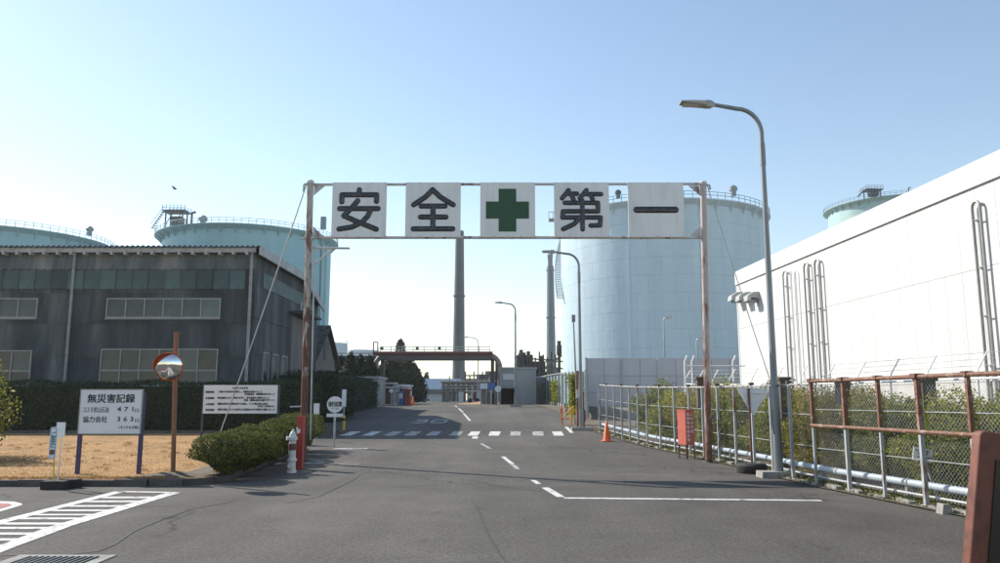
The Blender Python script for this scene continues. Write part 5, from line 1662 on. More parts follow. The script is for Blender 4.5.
# ---- far fence up the road
def farx(y): return float(np.interp(y,[p[1] for p in FARF],[p[0] for p in FARF]))
FF = thing('sheet_fence', 'pale green grey sheet fence curving up the right side of the road', 'fence', (farx(60),60,gz(60)))
ysF = along(FARF, 2.0, 40.5, 91)
H2=2.35
for y0_,y1_ in zip(ysF[:-1],ysF[1:]):
    pb=MB(); pb.box(farx(y0_)-.06,farx(y0_)+.06,y0_-.06,y0_+.06,gz(y0_)-.1,gz(y0_)+H2+.15); part('post', pb, M['galv_lt'], FF)
    pm=MB(); pm.prism([(farx(y0_)+.08,y0_,gz(y0_)+.15),(farx(y1_)+.08,y1_,gz(y1_)+.15),(farx(y1_)+.08,y1_,gz(y1_)+H2),(farx(y0_)+.08,y0_,gz(y0_)+H2)],(.04,0,0)); part('sheet', pm, M['fencesheet'], FF)
tb=MB(); tb.tube([(farx(y),y,gz(y)+H2+.1) for y in ysF],.04,8); part('top_rail', tb, M['galv_lt'], FF)
st=mesh_of('foot_stone', MB().box(-.16,.16,-.34,.34,-.1,.24), M['concrete'])
for y in along(FARF, 1.5, 41, 91): piece('foot_stone', st, FF, (farx(y)-.35,y,gz(y)),(0,0,random.uniform(-.1,.1)))
for y,lab in ((51,'narrow yellow green climber on the sheet fence, nearest of three'),(63,'narrow yellow green climber in the middle of the sheet fence'),(75,'narrow yellow green climber at the far part of the sheet fence')):
    n=1800; x=farx(y)-.25; zz=RNG.uniform(gz(y)+.1,gz(y)+1.9,n)
    t=thing('climbing_shrub', lab, 'shrub', (x,y,gz(y)), 'climbers on the sheet fence')
    pts=np.stack([x+RNG.normal(0,.12,n),y+RNG.normal(0,.5,n),zz],1); leaf_part('foliage', pts, .13, M['bush'], t)
    part('stem', MB().tube([(x,y,gz(y)),(x+.04,y+.1,gz(y)+.9),(x,y,gz(y)+1.7)],.03,6), M['bark'], t)

# ---- rust coloured frame close by in the corner
Yn = 2.35
ca, cb_ = at(970,563,Yn), at(980.5,430,Yn)
ang = math.atan2(cb_.x-ca.x, cb_.z-ca.z)
FN = thing('gate_cabinet', 'rust brown steel cabinet with black front panel in the near right corner', 'cabinet', (ca.x+.25, Yn, 0))
wv = Vector((math.cos(ang),0,-math.sin(ang))); hv = Vector((math.sin(ang),0,math.cos(ang)))
o_ = Vector((cb_.x,Yn,cb_.z))         # top left corner
Wc, Hc = .42, .62
def quad_at(x0,x1,z0,z1,y0,y1,r=0.0):
    pts=[]
    if r:
        for cx,cz,a0 in ((x1-r,z1-r,0),(x0+r,z1-r,90),(x0+r,z0+r,180),(x1-r,z0+r,270)):
            for k in range(6):
                a=math.radians(a0+90*k/5); pts.append(o_+wv*(cx+r*math.cos(a))+hv*(cz+r*math.sin(a))+Vector((0,y0,0)))
    else: pts=[o_+wv*x+hv*z+Vector((0,y0,0)) for x,z in ((x0,z0),(x1,z0),(x1,z1),(x0,z1))]
    return pts,(0,y1-y0,0)
mb=MB(); mb.prism(*quad_at(0,Wc,-Hc,0,.0,.045,.018)); bd=part('body', mb, M['terminal'], FN)
bv = bd.modifiers.new('bevel','BEVEL'); bv.width=.008; bv.segments=3; bv.limit_method='ANGLE'
mb=MB(); mb.prism(*quad_at(.050,Wc-.05,-Hc+.05,-.078,-.004,.01)); part('front_panel', mb, M['black'], FN)
pbm=o_+wv*Wc/2-hv*Hc
part('pedestal', MB().box(pbm.x-.09,pbm.x+.09,Yn+.005,Yn+.04,-.02,pbm.z+.05), M['terminal'], FN)
part('foot_plate', MB().box(pbm.x-.2,pbm.x+.2,Yn-.08,Yn+.24,-.02,.02), M['terminal'], FN)
# ================================================================== TANKS AND THE FAR PLANT
def tank(lab, C_, R, z_rim, mat, rail_mat, group=None, over=1.3, courses=11, n=96, plates=False):
    x, y = C_; z0 = gz(y)-.3
    t = thing('storage_tank', lab, 'tank', (x,y,z0), group)
    hgt = (z_rim-.6)-z0
    if plates:
        # welded plates on the side that faces the road, the shell behind them one ring
        hc = hgt/courses; da = 2*math.pi/28
        pm_ = MB(); vs = []; k_ = 6
        for r, z in ((R-.02,0.0),(R,.012),(R,hc-.03),(R-.02,hc-.012)):
            for j in range(k_+1):
                a = -da/2+.0006+(da-.0012)*j/k_; vs.append((r*math.cos(a), r*math.sin(a), z))
        pm_.add(vs, [(i*(k_+1)+j, i*(k_+1)+j+1, (i+1)*(k_+1)+j+1, (i+1)*(k_+1)+j) for i in range(3) for j in range(k_)])
        pme = mesh_of('shell_plate', pm_, M[mat])
        face = math.atan2(-y, -x)
        for i in range(courses):
            for k in range(-8, 9):
                a = face + da*(k + (.5 if i%2 else 0)); piece('shell_plate', pme, t, (x, y, z0+hc*i), (0,0,a))
        part('shell', MB().lathe((x,y,0), [(R-.04,z0),(R-.04,z0+hgt)], n, cap=False), M[mat], t)
        courses = 0
    for i in range(courses):
        a, b = z0+hgt*i/courses, z0+hgt*(i+1)/courses
        mb = MB(); r = R
        mb.lathe((x,y,0), [(r-.02,a),(r,a+.01),(r,b-.02),(r-.02,b)], n, cap=False)
        part('shell_course', mb, M[mat], t)
    rf = MB(); rf.lathe((x,y,0), [(R-.05,z_rim-.62),(R*.8,z_rim+R*.05),(R*.5,z_rim+R*.085),(.01,z_rim+R*.1)], n, cap=False); part('roof', rf, M[mat], t)
    wk = MB(); wk.lathe((x,y,0), [(R-.03,z_rim-.9),(R+over,z_rim-.18),(R+over,z_rim),(R-.03,z_rim)], n, cap=False); part('rim_walkway', wk, M[mat], t)
    bme = mesh_of('rim_bracket', MB().prism([(0,-.12,-.19),(over*.9,-.12,-.19),(0,-.12,-1.9)], (0,.24,0)), M[mat])
    for k in range(40):
        a = 2*math.pi*k/40
        if math.sin(a) < .35: piece('rim_bracket', bme, t, (x+R*math.cos(a), y+R*math.sin(a), z_rim), (0,0,a))
    rl = MB(); rr = R+over-.12; m2 = 84
    for k in range(m2):
        a = 2*math.pi*k/m2; rl.tube([(x+rr*math.cos(a),y+rr*math.sin(a),z_rim-.02),(x+rr*math.cos(a),y+rr*math.sin(a),z_rim+1.15)], .055, 5)
    for zz in (.6,1.15):
        pts = [(x+rr*math.cos(2*math.pi*k/m2),y+rr*math.sin(2*math.pi*k/m2),z_rim+zz) for k in range(m2+1)]
        rl.tube(pts, .05, 5, caps=False)
    part('railing', rl, M[rail_mat], t)
    return t
def rim_pt(C_, R, deg): return Vector((C_[0]+R*math.cos(math.radians(deg)), C_[1]+R*math.sin(math.radians(deg)), 0))
def vent(t, p, z, s, mat):
    mb = MB(); mb.lathe((p.x,p.y,z), [(s*.5,0),(s*.5,s*.9),(s*.75,s),(s*.75,s*1.5),(s*.35,s*1.9),(.01,s*2)], 12); part('roof_vent', mb, M[mat], t)
def platform(t, p, z, w, h, mat):
    """service platform on legs with railing and stair at the tank rim"""
    mb = MB()
    for a in (-1,1):
        for b in (-1,1): mb.bar((p.x+a*w*.42,p.y+b*w*.3,z),(p.x+a*w*.42,p.y+b*w*.3,z+h),.28)
    for a in (-.42, 0): mb.bar((p.x+a*w,p.y-w*.3,z+h*.2),(p.x+(a+.42)*w,p.y-w*.3,z+h),.16)
    mb.cbox((p.x,p.y,z+h), w*1.15, w*.8, .35); mb.cbox((p.x+w*.08,p.y,z+h*.45), w*.5, w*.5, h*.5)
    part('platform', mb, M[mat], t)
    rl = MB()
    for k in range(7):
        xx = p.x-w*.57+w*1.14*k/6
        for yy in (-w*.4, w*.4): rl.bar((xx,p.y+yy,z+h+.1),(xx,p.y+yy,z+h+1.25),.09)
    for zz in (.7,1.25):
        for yy in (-w*.4, w*.4): rl.bar((p.x-w*.57,p.y+yy,z+h+zz),(p.x+w*.57,p.y+yy,z+h+zz),.07)
    part('platform_railing', rl, M[mat], t)
    sr = MB(); ns = 8
    for k in range(ns): sr.cbox((p.x-w*.55-w*.5*(1-k/ns), p.y-w*.2, z+h*k/ns+.2), .5, 1.0, .1)
    sr.bar((p.x-w*1.1,p.y-w*.2-.5,z),(p.x-w*.52,p.y-w*.2-.5,z+h),.12); sr.bar((p.x-w*1.15,p.y-w*.2-.5,z+1.1),(p.x-w*.52,p.y-w*.2-.5,z+h+1.1),.08)
    part('platform_stair', sr, M[mat], t)
def angle_u(u): return math.atan2((u-500)/784.0, 1.0)
def tank_c(u0, u1, R):
    a0, a1 = angle_u(u0), angle_u(u1); mid, half = (a0+a1)/2, (a1-a0)/2
    D = R/math.sin(half); return (D*math.sin(mid), D*math.cos(mid)), D

R_T = 19.0
Cw, Dw = tank_c(561.5, 768.5, R_T)
zr_ = at(668, 199.5, Cw[1]-R_T*.98).z
tw = tank('tall pale blue white storage tank behind the gantry, sunlit on its left side', Cw, R_T, zr_, 'tankwhite', 'teal_rail', over=1.1, plates=True)
vent(tw, Vector((at(733,186,Cw[1]-6).x, Cw[1]-6, 0)), at(733,196,Cw[1]-6).z, 1.05, 'galv')
vent(tw, Vector((at(618,190,Cw[1]-8).x, Cw[1]-8, 0)), at(618,198,Cw[1]-8).z, .8, 'dark_steel')
# spiral stair on the left flank
sm = MB(); hm = MB(); dg0 = 180+math.degrees(angle_u(561.5))*-1
a_st = math.atan2(-Cw[1], -Cw[0])
a_tan = a_st - (math.pi/2 - math.asin(R_T/Dw))          # silhouette direction on the left
za_, zb_ = at(560,300,Cw[1]).z, zr_
prev = None; ns = 40
for k in range(ns+1):
    tt = k/ns; a = a_tan + .20 - .62*tt; z = za_+(zb_-za_)*tt
    c, s = math.cos(a), math.sin(a)
    p_in, p_out = Vector((Cw[0]+(R_T+.05)*c, Cw[1]+(R_T+.05)*s, z)), Vector((Cw[0]+(R_T+1.15)*c, Cw[1]+(R_T+1.15)*s, z))
    sm.bar(p_in, p_out, .55, .10)
    hm.bar(p_out, p_out+Vector((0,0,1.1)), .07)
    if prev: hm.bar(prev+Vector((0,0,1.1)), p_out+Vector((0,0,1.1)), .08); hm.bar(prev, p_out, .12)
    prev = p_out
part('spiral_stair', sm, M['galv_lt'], tw); part('stair_railing', hm, M['galv_lt'], tw)
q = at(553, 216, Cw[1]-2); pm = MB(); pm.cbox((q.x+.3,q.y,q.z-.8), 2.2, 2.0, .25)
for dx in (-.8,.0,.9): pm.bar((q.x+dx,q.y,q.z-.7),(q.x+dx,q.y,q.z+.8),.1)
pm.bar((q.x-.8,q.y,q.z+.8),(q.x+.9,q.y,q.z+.8),.1); part('landing', pm, M['galv'], tw)
lad = MB()
for k, u in ((0, 705),):
    a = math.radians(-75)
# inlet pipe on the front
p_ = rim_pt(Cw, R_T+.12, math.degrees(a_st)+20)
part('down_pipe', MB().tube([(p_.x,p_.y,0),(p_.x,p_.y,zr_-1)], .06, 8), M['tankwhite'], tw)
lv = rim_pt(Cw, R_T+.12, math.degrees(a_st)-16)
lm = MB()
for dx in (-.25,.25): lm.tube([(lv.x+dx,lv.y,0),(lv.x+dx,lv.y,zr_-.5)], .03, 6)
part('wall_ladder', lm, M['tankwhite'], tw)

Ct, Dt = tank_c(158, 329.5, R_T)
zt_t = at(242, 224.5, Ct[1]-R_T*.98).z
tt_ = tank('large teal storage tank rising behind the dark corrugated building', Ct, R_T, zt_t, 'teal', 'teal_rail', over=1.7, plates=True)
q = at(176, 226, Ct[1]-4); platform(tt_, Vector((q.x,q.y,0)), at(176,227,Ct[1]-4).z-.6, 4.6, at(176,212,Ct[1]-4).z-at(176,227,Ct[1]-4).z+.6, 'dark_steel')
q = at(203, 222, Ct[1]-8); vent(tt_, Vector((q.x,q.y,0)), at(203,221,q.y).z-1.2, 1.3, 'galv')
q = at(191.5, 222, Ct[1]-8); part('roof_pipe', MB().tube([(q.x,q.y,at(191,222,q.y).z-1.5),(q.x,q.y,at(191,213,q.y).z),(q.x+.8,q.y,at(191,212,q.y).z)], .3, 8), M['dark_steel'], tt_)
q = at(323.5, 222, Ct[1]-8); mb = MB(); mb.cbox((q.x,q.y,at(323,223,q.y).z), 1.1,1.1,2.8); part('roof_box', mb, M['teal_rail'], tt_)
p_ = rim_pt(Ct, R_T+.2, math.degrees(math.atan2(-Ct[1],-Ct[0]))+56); part('down_pipe', MB().tube([(p_.x,p_.y,0),(p_.x,p_.y,zt_t-1)], .16, 8), M['teal_rail'], tt_)
p_ = rim_pt(Ct, R_T+.1, math.degrees(math.atan2(-Ct[1],-Ct[0]))+64); part('down_pipe', MB().tube([(p_.x,p_.y,0),(p_.x,p_.y,zt_t-1)], .10, 8), M['teal'], tt_)
q = at(312,239, Ct[1]-12)

Cl = tank_c(-112, 106, R_T)[0]
zt_l = at(20, 226, Cl[1]-R_T*.9).z
tl2 = tank('teal storage tank at the left edge, only its rim above the roof', Cl, R_T, zt_l, 'teal', 'teal_rail', over=1.2)
q = at(90, 226, Cl[1]-3); vent(tl2, Vector((q.x,q.y,0)), at(90,233,q.y).z-.5, 1.0, 'galv')
Cr = tank_c(833, 965, R_T)[0]
Dr = math.hypot(*Cr); zt_r = at(833, 214.5, math.sqrt(Dr*Dr-R_T*R_T)*math.cos(angle_u(833))).z
tr_ = tank('mint green storage tank whose rim shows over the white building', Cr, R_T, zt_r, 'mint', 'teal_rail', over=1.5)
q = at(873, 205, Cr[1]-16); platform(tr_, Vector((q.x,q.y,0)), zt_r-.2, 4.6, at(873,190.5,q.y).z-zt_r+.2, 'dark_steel')
q = at(895, 198, Cr[1]-15); vent(tr_, Vector((q.x,q.y,0)), at(895,202,q.y).z-1, 1.6, 'galv')
q = at(908.5, 190, Cr[1]-15); part('roof_pipe', MB().tube([(q.x,q.y,at(908,200,q.y).z),(q.x,q.y,at(908,188,q.y).z),(q.x+.7,q.y,at(908,187.5,q.y).z)], .2, 8), M['dark_steel'], tr_)

# ---- chimneys
def stack(lab, u0, u1, ut0, ut1, vt, Y, mat, tip=False):
    zb, zt = gz(Y)-1, at((ut0+ut1)/2, vt, Y).z; x = at((u0+u1)/2, 390, Y).x; xt = at((ut0+ut1)/2, vt, Y).x; x = (x+xt)/2
    r0, r1 = (u1-u0)/790*Y/2, (ut1-ut0)/790*Y/2
    t = thing('chimney_stack', lab, 'chimney', (x,Y,zb))
    m = 9
    for k in range(m):
        a, b = k/m, (k+1)/m
        ra, rb = r0+(r1-r0)*a, r0+(r1-r0)*b
        part('stack_section', MB().lathe((x,Y,zb), [(ra,(zt-zb)*a),(rb+.0,(zt-zb)*b-.25),(rb-.06,(zt-zb)*b)], 28, cap=(k==m-1)), M[mat], t)
    lm = MB(); lm.bar((x-.3,Y-r0-.15,zb),(x-.3,Y-r1-.15,zt),.1); lm.bar((x+.3,Y-r0-.15,zb),(x+.3,Y-r1-.15,zt),.1)
    part('ladder', lm, M['dark_steel'], t)
    if tip: part('tip', MB().lathe((x,Y,zt-.2), [(r1*.98,0),(r1*.72,.1),(r1*.70,3.6),(r1*.8,3.8),(r1*.8,5.2)], 24), M[mat], t)
    for f in (.62,.97):
        part('ring_platform', MB().lathe((x,Y,zb), [(r0+(r1-r0)*f,(zt-zb)*f-.5),(r0+(r1-r0)*f+.35,(zt-zb)*f-.2),(r0+(r1-r0)*f+.35,(zt-zb)*f),(r0+(r1-r0)*f,(zt-zb)*f)], 28, cap=False), M[mat], t)
stack('tall grey concrete chimney standing at the end of the road', 452.8,466.2,454.6,463,231,240,'stack')
stack('slender bluish chimney just left of the pale tank', 545.5,556.2,547.2,554.2,266,330,'stack_far', True)

# ---- pipe bridge over the road
Yp = 76.0; zp = gz(Yp)
PX = lambda u, v: at(u, v, Yp)
PB = thing('pipe_bridge', 'low red brown pipe bridge crossing the far end of the road', 'pipe bridge', (PX(435,400).x,Yp,zp))
zA, zB = PX(435,352.5).z, PX(435,360.5).z
xL, xR = PX(377,355).x, PX(497,355).x
mb = MB(); mb.box(xL,xR-.2,Yp-.5,Yp+.5,zB,zB+.30); mb.box(xL+.3,xR-.5,Yp-1.15,Yp-1.08,zB+.02,zA-.28); part('deck', mb, M['bridge_grey'], PB)
def elbow(x0, x1, z, zend, y, r, R):
    pts=[(x0,y,zend)]
    for k in range(7):
        a=math.pi*(1-.5*k/6); pts.append((x0+R+R*math.cos(a),y,z-R+R*math.sin(a)))
    for k in range(7):
        a=math.pi/2*(1-k/6); pts.append((x1-R+R*math.cos(a),y,z-R+R*math.sin(a)))
    pts.append((x1,y,zend)); return MB().tube(pts, r, 12)
part('main_pipe', MB().tube([(xL-.1,Yp-1.1,zA-.16),(xR-.4,Yp-1.1,zA-.16)], .20, 10), M['bridge_red'], PB)
part('lagged_pipe', elbow(PX(375.5,380).x, PX(500.0,380).x, zA-.24, zp, Yp-.75, .24, 1.3), M['tanpipe'], PB)
for u in (375.5,382.5,492.5,497):
    xx=PX(u,380).x; part('leg', MB().box(xx-.16,xx+.16,Yp-.35,Yp+.35,zp-.2,zB-.002), M['bridge_grey'], PB)
rl=MB()
for k in range(11):
    xx=PX(381+k*10.9,350).x; rl.bar((xx,Yp-.5,zA-.2),(xx,Yp-.5,PX(435,347.2).z),.06)
for v in (347.2,350.2): rl.bar((PX(381,v).x,Yp-.5,PX(435,v).z),(PX(490,v).x,Yp-.5,PX(435,v).z),.055)
part('railing', rl, M['galv_lt'], PB)
tw_=MB()
for u in (374,378.2): tw_.bar((PX(u,350).x,Yp-.3,zA-.6),(PX(u,350).x,Yp-.3,PX(376,342.5).z),.10)
tw_.bar((PX(374,342.5).x,Yp-.3,PX(376,342.5).z),(PX(378.2,342.5).x,Yp-.3,PX(376,342.5).z),.1); part('ladder_top', tw_, M['bridge_grey'], PB)
for u in (383,418,440): q=PX(u,349); part('floodlight', MB().cbox((q.x,Yp-.7,q.z),.28,.25,.25), M['bridge_grey'], PB)
# conveyor walkway at left of the bridge
q0,q1=PX(318,355),PX(375,353); t=thing('pipe_rack','long grey elevated pipe rack running left from the bridge','pipe rack',((q0.x+q1.x)/2,Yp+1,zp))
mb=MB(); mb.box(q0.x-8,q1.x,Yp+.6,Yp+2.4,PX(350,359).z,PX(350,355.5).z); part('deck', mb, M['bridge_grey'], t)
mb=MB(); 
for k in range(9): mb.bar((q0.x-8+k*1.6,Yp+.6,PX(350,355.5).z),(q0.x-8+k*1.6,Yp+.6,PX(350,353).z),.06)
mb.bar((q0.x-8,Yp+.6,PX(350,353).z),(q1.x,Yp+.6,PX(350,353).z),.06); part('railing', mb, M['bridge_grey'], t)
for k in range(4): part('leg', MB().box(q0.x-7+k*4,q0.x-6.7+k*4,Yp+1.2,Yp+1.5,zp-.2,PX(350,359).z-.002), M['bridge_grey'], t)

# ---- conifers
def conifer(lab, u, vtop, Y, w, n, cat='tree', grp='dark conifers beyond the pipe bridge', pw=.8):
    p=at(u,vtop,Y); z0=gz(Y); h=p.z-z0
    t=thing('conifer_tree', lab, cat, (p.x,Y,z0), grp)
    part('trunk', MB().tube([(p.x,Y,z0-.2),(p.x+.05,Y,z0+h*.5),(p.x,Y,z0+h*.97)],[.22,.14,.03],8), M['bark'], t)
    f=RNG.random(n)**.75; lev=np.floor(f*9)/9; a=RNG.uniform(0,6.28,n)
    arm=np.floor(a/6.28*7)/7*6.28+lev*3+RNG.normal(0,.25,n)
    rad=w*(1-f)**pw*(.55+.45*np.abs(np.sin(arm*1.7+lev*21)))*RNG.random(n)**.45+.05
    zz=z0+h*(.08+.92*f)-rad*.18+RNG.normal(0,.10,n)
    pts=np.stack([p.x+rad*np.cos(arm),Y+rad*np.sin(arm),zz],1)
    br=MB(); rg=random.Random(int(u*10))
    for k in range(14):
        ff=.15+.75*k/14; aa=rg.uniform(0,6.28); rr=w*(1-ff)**pw*.8
        br.tube([(p.x,Y,z0+h*ff),(p.x+rr*math.cos(aa),Y+rr*math.sin(aa),z0+h*ff-.1*rr)],[.05,.015],5)
    part('branch', br, M['bark'], t)
    leaf_part('crown', pts, .30, M['pine'], t, aspect=.35)
conifer('tallest ragged conifer with its tip above the pipe bridge railing', 400.5, 340, 96, 1.7, 2600, pw=.45)
for u,v,w,l in ((386,362,3.0,'dark conifer under the left end of the pipe bridge'),(393,358,3.0,'dark conifer just left of the tallest one'),(407,357,3.0,'dark conifer right of the tallest one'),(413,365,2.4,'smaller conifer stepping down to the right'),(417,377,1.5,'smallest rightmost conifer beside the far white shed')):
    conifer(l,u,v,92,w,4600,pw=.5)
for u,v,Y,w,l in ((332,350,78,2.0,'dark conifer behind the tiled shed roof'),(341,357,74,2.2,'dark conifer under the pipe rack beside the shed'),(351,354,72,2.4,'dark conifer under the middle of the pipe rack'),(361,356,73,2.2,'dark conifer under the pipe rack toward the bridge'),(370,357,74,2.2,'dark conifer close to the left bridge tower')):
    conifer(l,u,v,Y,w,3600,grp='dark conifers under the pipe rack')

# ---- gate house, machines and odds at the road's end
def cab(name, lab, cat, u0, u1, v0, v1, Y, d, mat, roofmat=None, grp=None, extra=None):
    a,b=at(u0,v1,Y),at(u1,v0,Y); z0=gz(Y)
    t=thing(name,lab,cat,((a.x+b.x)/2,Y,z0),grp)
    part('body', MB().box(a.x,b.x,Y,Y+d,z0-.05,b.z-.12), M[mat], t)
    part('roof', MB().box(a.x-.12,b.x+.12,Y-.15,Y+d+.12,b.z-.118,b.z), M[roofmat or mat], t)
    return t,a,b,z0
t,a,b,z0=cab('guard_hut','small white guard hut by the left end of the pipe bridge','guard hut',396.5,409,385,404.5,66,2.2,'far_white')
part('window', MB().box(a.x+.2,a.x+.75,65.96,66.01,z0+.9,z0+1.7), M['winglass'], t); part('door', MB().box(b.x-.55,b.x-.1,65.95,66.012,z0,z0+1.6), M['far_grey'], t)
part('awning', MB().box(a.x-.2,b.x+.25,65.2,65.86,b.z-.3,b.z-.22), M['far_white'], t)
t,a,b,z0=cab('vending_machine','red vending machine in front of the white guard hut','vending machine',404.5,409.8,389.5,405,64.5,.7,'redbox'); part('front', MB().box(a.x+.05,b.x-.05,64.46,64.505,z0+.6,z0+1.15), M['brownred'], t)
t,a,b,z0=cab('vending_machine','blue vending machine left of the red one','vending machine',399,403.5,391.5,405,64.5,.7,'blue'); part('front', MB().box(a.x+.05,b.x-.05,64.46,64.505,z0+.5,z0+.95), M['far_white'], t)
t,a,b,z0=cab('storage_locker','white locker between the signs and the blue vending machine','locker',393.5,397.5,390,405,65,.7,'far_white')
part('door', MB().box(a.x+.03,b.x-.03,64.97,65.01,z0+.1,z0+1.2), M['far_grey'], t)
# frame shelter by the bridge's left leg
Yf=64.0
t=thing('frame_shelter','open pale framed shelter beside the bridge left of the guard hut','shelter',(at(386,400,Yf).x,Yf,gz(Yf)))
for u in (379.5,394.0):
    for dy in (0,2): q=at(u,385,Yf); part('post', MB().box(q.x-.06,q.x+.06,Yf+dy-.06,Yf+dy+.06,gz(Yf)-.1,q.z), M['galv_lt'], t)
for v in (384,388): a,b=at(379,v,Yf),at(394.5,v,Yf); part('roof_beam', MB().box(a.x,b.x,Yf-.1,Yf+2.1,a.z,a.z+.12), M['galv_lt'], t)
part('back_wall', MB().box(at(380,390,Yf).x,at(394,390,Yf).x,Yf+2.2,Yf+2.3,gz(Yf),at(386,391,Yf).z), M['far_dark'], t)
def round_sign(lab,u,v,Y,r,mat,grp=None,inner=None):
    q=at(u,v,Y); t=thing('road_sign',lab,'sign',(q.x,Y,gz(Y)),grp)
    part('post', MB().tube([(q.x,Y,gz(Y)-.1),(q.x,Y,q.z)],.04,8), M['galv_lt'], t)
    part('disc', MB().disc((q.x,Y-.06,q.z),r,.03,20), M[mat], t)
    if inner: part('face', MB().disc((q.x,Y-.08,q.z),r*.72,.02,20), M[inner], t)
round_sign('round white red rimmed sign in front of the frame shelter',391.5,391,62,.22,'red_print',None,'signwhite')
round_sign('round pale sign on the right before the dark garage opening',498,389,62,.24,'signback',None,'signwhite')
round_sign('round blue sign beside the white notice right of the road',491.5,386,63,.30,'blue')
q0,q1=at(480,389,64),at(487.5,383.5,64); t=thing('notice_board','white notice board on a post right of the road near the blue sign','sign',((q0.x+q1.x)/2,64,gz(64)))
part('board', MB().box(q0.x,q1.x,63.95,64,q0.z,q1.z), M['signwhite'], t)
for xx in (q0.x+.08,q1.x-.08): part('post', MB().box(xx-.03,xx+.03,64.002,64.06,gz(64)-.1,q1.z-.02), M['galv_lt'], t)
# pole cluster and shelter on the right
t,a,b,z0=cab('parked_van','white van standing side on by the chimney foot','van',468,480,390.5,402.3,82,1.7,'far_white')
part('windscreen', MB().box(a.x+.05,a.x+.3,81.96,82.01,z0+.75,z0+1.15), M['winglass'], t)
for xx in (a.x+.25,b.x-.28):
    wm=MB(); wm.disc((xx,81.97,z0+.22),.24,.16,16); part('wheel', wm, M['rubber'], t)
part('door', MB().box(a.x+.5,a.x+.85,81.97,82.01,z0+.25,z0+1.1), M['brownred'], t)
for i,(u,vt,Y,m_,lab) in enumerate(((472.5,385,72,'galv_lt','thin pale post just right of the chimney foot'),(484.5,390,66,'rendered','stubby grey gate pillar left of the blue sign'),(490.5,392,66,'rendered','stubby grey gate pillar under the blue sign'),(494.8,388,66,'rendered','stubby grey gate pillar beside the pale round sign'),(461,392,100,'far_white','pale stub pillar before the chimney'),(447,391,100,'rendered','grey stub pillar left of the chimney'))):
    q=at(u,vt,Y); w=.05 if i==0 else .28
    mb=MB(); mb.box(q.x-w,q.x+w,Y-w,Y+w,gz(Y)-.1,q.z-.1); mb.box(q.x-w-.05,q.x+w+.05,Y-w-.05,Y+w+.05,q.z-.098,q.z)
    solo('gate_pillar', mb, M[m_], lab, 'pillar', (q.x,Y,gz(Y)), 'gate pillars at the road end')
struct('traffic_island', mound(at(497,403,70).x-1.2, 70, 2.6, 5.0, .22, gz(70)-.02, 5), plain('island_soil',(0.33,0.20,0.11),0.95,var=.3,scale=2))
for u,v,Y,lab in ((413,404.5,62,'tiny orange cone right of the red vending machine'),(411,404,66,'tiny orange cone behind the nearer one by the guard hut')):
    p=at(u,v,Y); p.z=gz(Y); cone_at(p,.7,lab,'cones by the guard hut')
# grey block with dark garage opening
Yg=66.0; a,b=at(499.5,404,Yg),at(536,369.5,Yg)
t=thing('garage_block','grey flat roofed block with a dark garage opening right of the road','building',((a.x+b.x)/2,Yg+4,gz(Yg)))
zo=at(505,388.5,Yg).z; xo0,xo1=at(501,395,Yg).x,at(514.5,395,Yg).x; z0=gz(Yg)
mb=MB(); mb.box(a.x,xo0,Yg,Yg+8,z0-.2,zo); mb.box(xo1,b.x,Yg,Yg+8,z0-.2,zo); mb.box(a.x,b.x,Yg,Yg+8,zo+.001,b.z); part('wall', mb, M['far_grey'], t)
part('opening_shade', MB().box(xo0,xo1,Yg+2.5,Yg+2.6,z0-.1,zo), M['far_dark'], t)  # dark sheet set back in the opening, painted for its shaded inside
part('roof_edge', MB().box(a.x-.1,b.x+.1,Yg-.1,Yg+8.1,b.z,b.z+.18), M['far_grey'], t)
mb=MB(); q0,q1=at(503,380,Yg),at(514,374,Yg); mb.box(q0.x,q1.x,Yg-.06,Yg-.002,q0.z,q1.z); part('sign_patch', mb, M['greywall'], t)
part('lintel', MB().box(xo0-.3,xo1+.3,Yg-.18,Yg-.003,zo,zo+.2), M['concrete'], t)
# low white-roofed shed near the sheet fence
t,a,b,z0=cab('low_shed','low white roofed shed behind the far sheet fence','shed',530,556,376.5,396,72,5,'far_grey','far_white')
part('window', MB().box(a.x+.4,a.x+1.2,71.95,72.01,z0+1.2,z0+1.9), M['winglass'], t)
# dark process structure
Ys_=120.0
t=thing('process_unit','dark steel process structure with towers left of the pale tank','plant structure',(at(532,380,Ys_).x,Ys_,gz(Ys_)))
Z=lambda u,v: at(u,v,Ys_)
for (u0,u1,v0,v1,dy) in ((517,533,355,400,0),(533,546,361,400,1.5),(545,556,372,400,.5),(519,526,352,356,1)):
    p0,p1=Z(u0,v1),Z(u1,v0); part('vessel_block', MB().box(p0.x,p1.x,Ys_+dy,Ys_+dy+5,max(p0.z,gz(Ys_)),p1.z), M['far_dark'], t)
fm=MB()
for k in range(11):
    u=515+k*4; p=Z(u,352+ (k%3)*3); fm.bar((p.x,Ys_-1,gz(Ys_)),(p.x,Ys_-1,p.z),.22)
for v in (358,365,372,380): fm.bar((Z(514,v).x,Ys_-1,Z(514,v).z),(Z(556,v+3).x,Ys_-1,Z(556,v+3).z),.2)
part('steel_frame', fm, M['far_dark'], t)
pm=MB()
for u,vt,r in ((521,350,.3),(528.5,351.5,.25),(541,356,.3),(549,366,.3)): p=Z(u,vt); pm.tube([(p.x,Ys_-.5,gz(Ys_)),(p.x,Ys_-.5,p.z)],r,8)
part('riser_pipe', pm, M['bridge_grey'], t)
p=Z(558,342); vm=MB(); vm.lathe((p.x,Ys_-2,gz(Ys_)),[(.22,0),(.22,p.z-gz(Ys_)-2.2),(.40,p.z-gz(Ys_)-2),(.40,p.z-gz(Ys_)-.7),(.28,p.z-gz(Ys_)-.5),(.32,p.z-gz(Ys_))],16); part('flare_pot', vm, M['far_dark'], t)
vm=MB()
